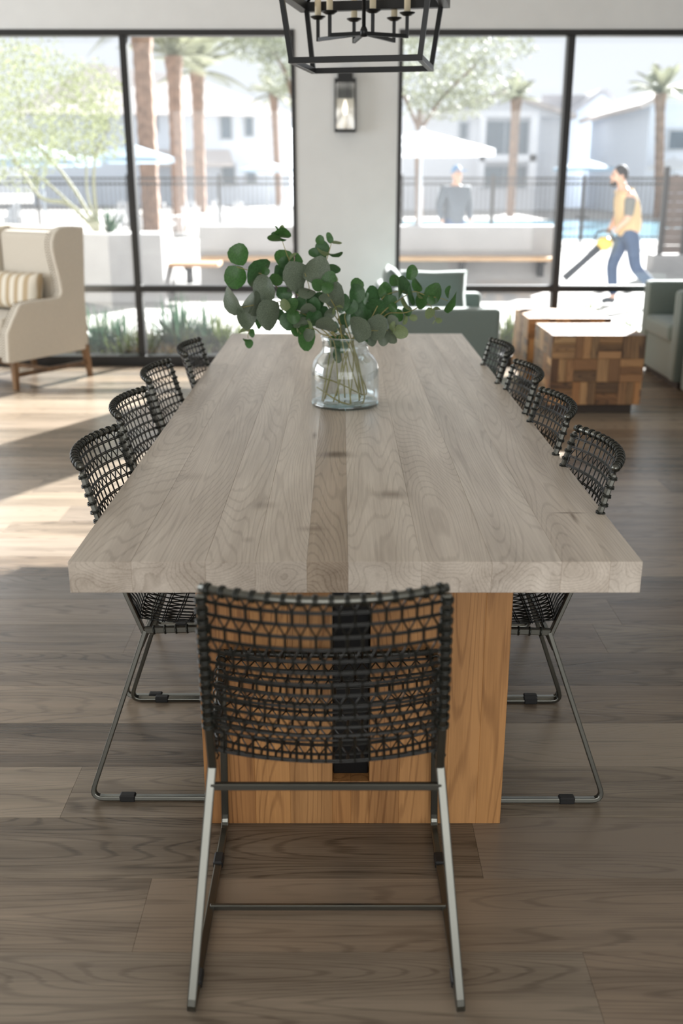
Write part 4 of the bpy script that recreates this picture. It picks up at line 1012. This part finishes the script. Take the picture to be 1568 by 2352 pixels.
def hand(c, d, out, s=1.0):
    """c wrist, d pointing direction, out palm side; list of chains"""
    c, d, out = Vector(c), Vector(d).normalized(), Vector(out).normalized(); sd_ = d.cross(out).normalized(); L_ = []
    palm = c + d * .05 * s
    base = [(tuple(c), .026 * s), (tuple(palm), (.036 * s, .02 * s))]
    L_.append(base)
    for k, ln_ in zip((-1.5, -.5, .5, 1.5), (.062, .074, .07, .054)):
        f0 = palm + sd_ * k * .017 * s + d * .03 * s; f1 = f0 + d * ln_ * .55 * s + out * .008 * s; f2 = f1 + d * ln_ * .35 * s + out * .026 * s
        L_.append([base[1], (tuple(f0), .0095 * s), (tuple(f1), .009 * s), (tuple(f2), .007 * s)])
    t0 = c + d * .03 * s + sd_ * -.034 * s; t1 = t0 + d * .035 * s - sd_ * .014 * s + out * .014 * s
    L_.append([base[0], (tuple(t0), .011 * s), (tuple(t1), .009 * s)])
    return L_
def person(label, loc, rz, J, top_m, leg_m, shoe_m, cap_m, sleeve_m=None, beard=False):
    r = thing('person', label, 'person', loc, rz)
    # body: one skin surface
    ch = [[(J['pel'], .13), (J['wst'], .125), (J['chs'], (.165, .12)), (J['nck'], .058), (J['hd0'], .07)]]
    for s in 'lr':
        ch.append([(J['chs'], (.165, .12)), (J['sh' + s], .062), (J['el' + s], .045), (J['wr' + s], .028)])
        ch.append([(J['pel'], .13), (J['hp' + s], .088), (J['kn' + s], .06), (J['an' + s], .04), (J['to' + s], .035)])
        ch += hand(J['wr' + s], Vector(J['wr' + s]) - Vector(J['el' + s]), (0, -1, 0) if s == 'l' else (0, -1, 0))
    skin('body', *chain(ch), M['skin'], r)
    # head with face
    h = Vector(J['hd']); hd = bpy.data.objects.new('head', None)
    mb = MB(); mb.ball(h, (.076, .096, .118), 16, 12); mb.ball(h + Vector((0, -.098, -.012)), (.014, .02, .024), 8, 6); mb.ball(h + Vector((0, -.075, -.075)), (.045, .035, .04), 10, 8)
    for s in (-1, 1): mb.ball(h + Vector((s * .077, .008, -.008)), (.012, .02, .03), 8, 6)
    ho = mb.build('head', M['skin'], r, smooth=True)
    mb = MB()
    for s in (-1, 1): mb.ball(h + Vector((s * .03, -.086, .012)), .011, 8, 6)
    mb.ball(h + Vector((0, -.1, -.055)), (.024, .008, .007), 8, 5); mb.build('eyes_and_mouth', M['hair'], ho, smooth=True)
    mb = MB(); mb.ball(h + Vector((0, .018, .03)), (.084, .098, .108), 16, 10)
    if cap_m is not M['hair']: mb.box(h.x - .07, h.x + .07, h.y - .19, h.y - .05, h.z + .045, h.z + .06)
    mb.build('hair' if cap_m is M['hair'] else 'cap', cap_m, ho, smooth=True)
    if beard: MB().ball(h + Vector((0, -.062, -.085)), (.055, .05, .045), 10, 8).build('beard', M['hair'], ho, smooth=True)
    # clothes
    g = 1.18
    hem = tuple(Vector(J['pel']) + Vector((0, 0, -.10)))
    skin('vest' if sleeve_m else 'jacket', *chain([[(hem, .19), (J['wst'], .17), (J['chs'], (.20, .15)), (tuple(Vector(J['nck']) - Vector((0, -.01, .045))), .105), (tuple(Vector(J['nck']) - Vector((0, 0, .01))), .07)]] + [[(J['chs'], (.20, .15)), (J['sh' + s], .098)] + ([] if sleeve_m else [(J['el' + s], .062), (tuple(Vector(J['el' + s]).lerp(Vector(J['wr' + s]), .85)), .045)]) for s in 'lr']), top_m, r)
    if sleeve_m:
        for s in 'lr': skin('sleeve', *chain([[(J['sh' + s], .082), (tuple(Vector(J['sh' + s]).lerp(Vector(J['el' + s]), .6)), .068), (J['el' + s], .06)]]), sleeve_m, r)
    skin('trousers', *chain([[(tuple(Vector(J['pel']) + Vector((0, 0, .08))), .15), (J['pel'], .155)]] + [[(J['pel'], .155), (J['hp' + s], .105), (J['kn' + s], .082), (tuple(Vector(J['an' + s]) + Vector((0, 0, .02))), .066)] for s in 'lr']), leg_m, r)
    for s in 'lr': skin('shoe', *chain([[(tuple(Vector(J['an' + s]) + Vector((0, .03, -.03))), .05), (tuple(Vector(J['an' + s]).lerp(Vector(J['to' + s]), .5)), .045), (J['to' + s], .038)]]), shoe_m, r)
    return r
# walking man: local -y is forward; turned to walk toward picture left
J1 = dict(pel=(0, .03, .93), wst=(0, .02, 1.08), chs=(0, -.04, 1.32), nck=(0, -.10, 1.46), hd0=(0, -.13, 1.54), hd=(0, -.155, 1.60),
          shl=(-.19, -.02, 1.36), ell=(-.23, -.05, 1.10), wrl=(-.15, -.19, .90), shr=(.19, -.06, 1.36), elr=(.22, -.08, 1.10), wrr=(.10, -.21, .92),
          hpl=(-.10, .02, .86), knl=(-.10, -.12, .50), anl=(-.10, -.06, .09), tol=(-.10, -.22, .04),
          hpr=(.10, .04, .86), knr=(.10, .12, .48), anr=(.10, .46, .16), tor=(.10, .36, .04))
M['vest'] = plain('tan_yellow_vest', lin(200, 172, 130), .7, var=.08, scale=4)
M['jean'] = plain('blue_jeans', lin(62, 80, 108), .8, var=.12)
M['tee'] = plain('grey_tee', lin(112, 112, 108), .8)
M['shoe'] = plain('dark_shoe', lin(50, 54, 62), .6)
pm = at_z(1432, 690, GZ); PM = Vector((at_y(1432, 600, 13.2).x, 13.2, GZ))
p1 = person('man in tan vest and blue jeans walking with a leaf blower', PM, -PI/2 + .12, J1, M['vest'], M['jean'], M['shoe'], M['hair'], M['tee'], True)
# leaf blower held in front
lb = thing('leaf_blower', 'yellow and black leaf blower held by the walking man', 'leaf blower', PM, -PI/2 + .12)
M['yellow'] = plain('yellow_plastic', lin(232, 196, 90), .45)
hp_ = Vector((-.02, -.27, .78))
MB().ball(hp_, (.085, .11, .085), 12, 9).build('motor_housing', M['yellow'], lb, smooth=True)
MB().tube([hp_ + Vector((0, -.08, -.05)), hp_ + Vector((0, -.26, -.22)), hp_ + Vector((0, -.50, -.43))], [.055, .045, .05], 10).build('blower_tube', M['shoe'], lb, smooth=True)
MB().tube(cr([hp_ + Vector((0, .12, .02)), hp_ + Vector((0, .06, .15)), hp_ + Vector((0, -.10, .14)), hp_ + Vector((0, -.13, .04))], 4), .017, 8).build('handle', M['shoe'], lb, smooth=True)
J2 = dict(pel=(0, .02, .95), wst=(0, .01, 1.10), chs=(0, 0, 1.36), nck=(0, -.01, 1.50), hd0=(0, -.02, 1.58), hd=(0, -.03, 1.65),
          shl=(-.20, 0, 1.41), ell=(-.27, .03, 1.14), wrl=(-.25, -.08, .90), shr=(.20, 0, 1.41), elr=(.27, .03, 1.14), wrr=(.25, -.08, .90),
          hpl=(-.10, .02, .88), knl=(-.11, -.01, .49), anl=(-.12, .03, .09), tol=(-.13, -.13, .04), hpr=(.10, .02, .88), knr=(.11, -.01, .49), anr=(.12, .03, .09), tor=(.13, -.13, .04))
M['jacket'] = plain('slate_jacket', lin(84, 92, 100), .8, var=.15)
M['cap'] = plain('blue_cap', lin(90, 136, 176), .7)
person('man in slate jacket and blue cap standing behind the bench', (at_y(1046, 440, 16.8).x, 16.8, GZ), .35, J2, M['jacket'], M['jean'], M['shoe'], M['cap'])
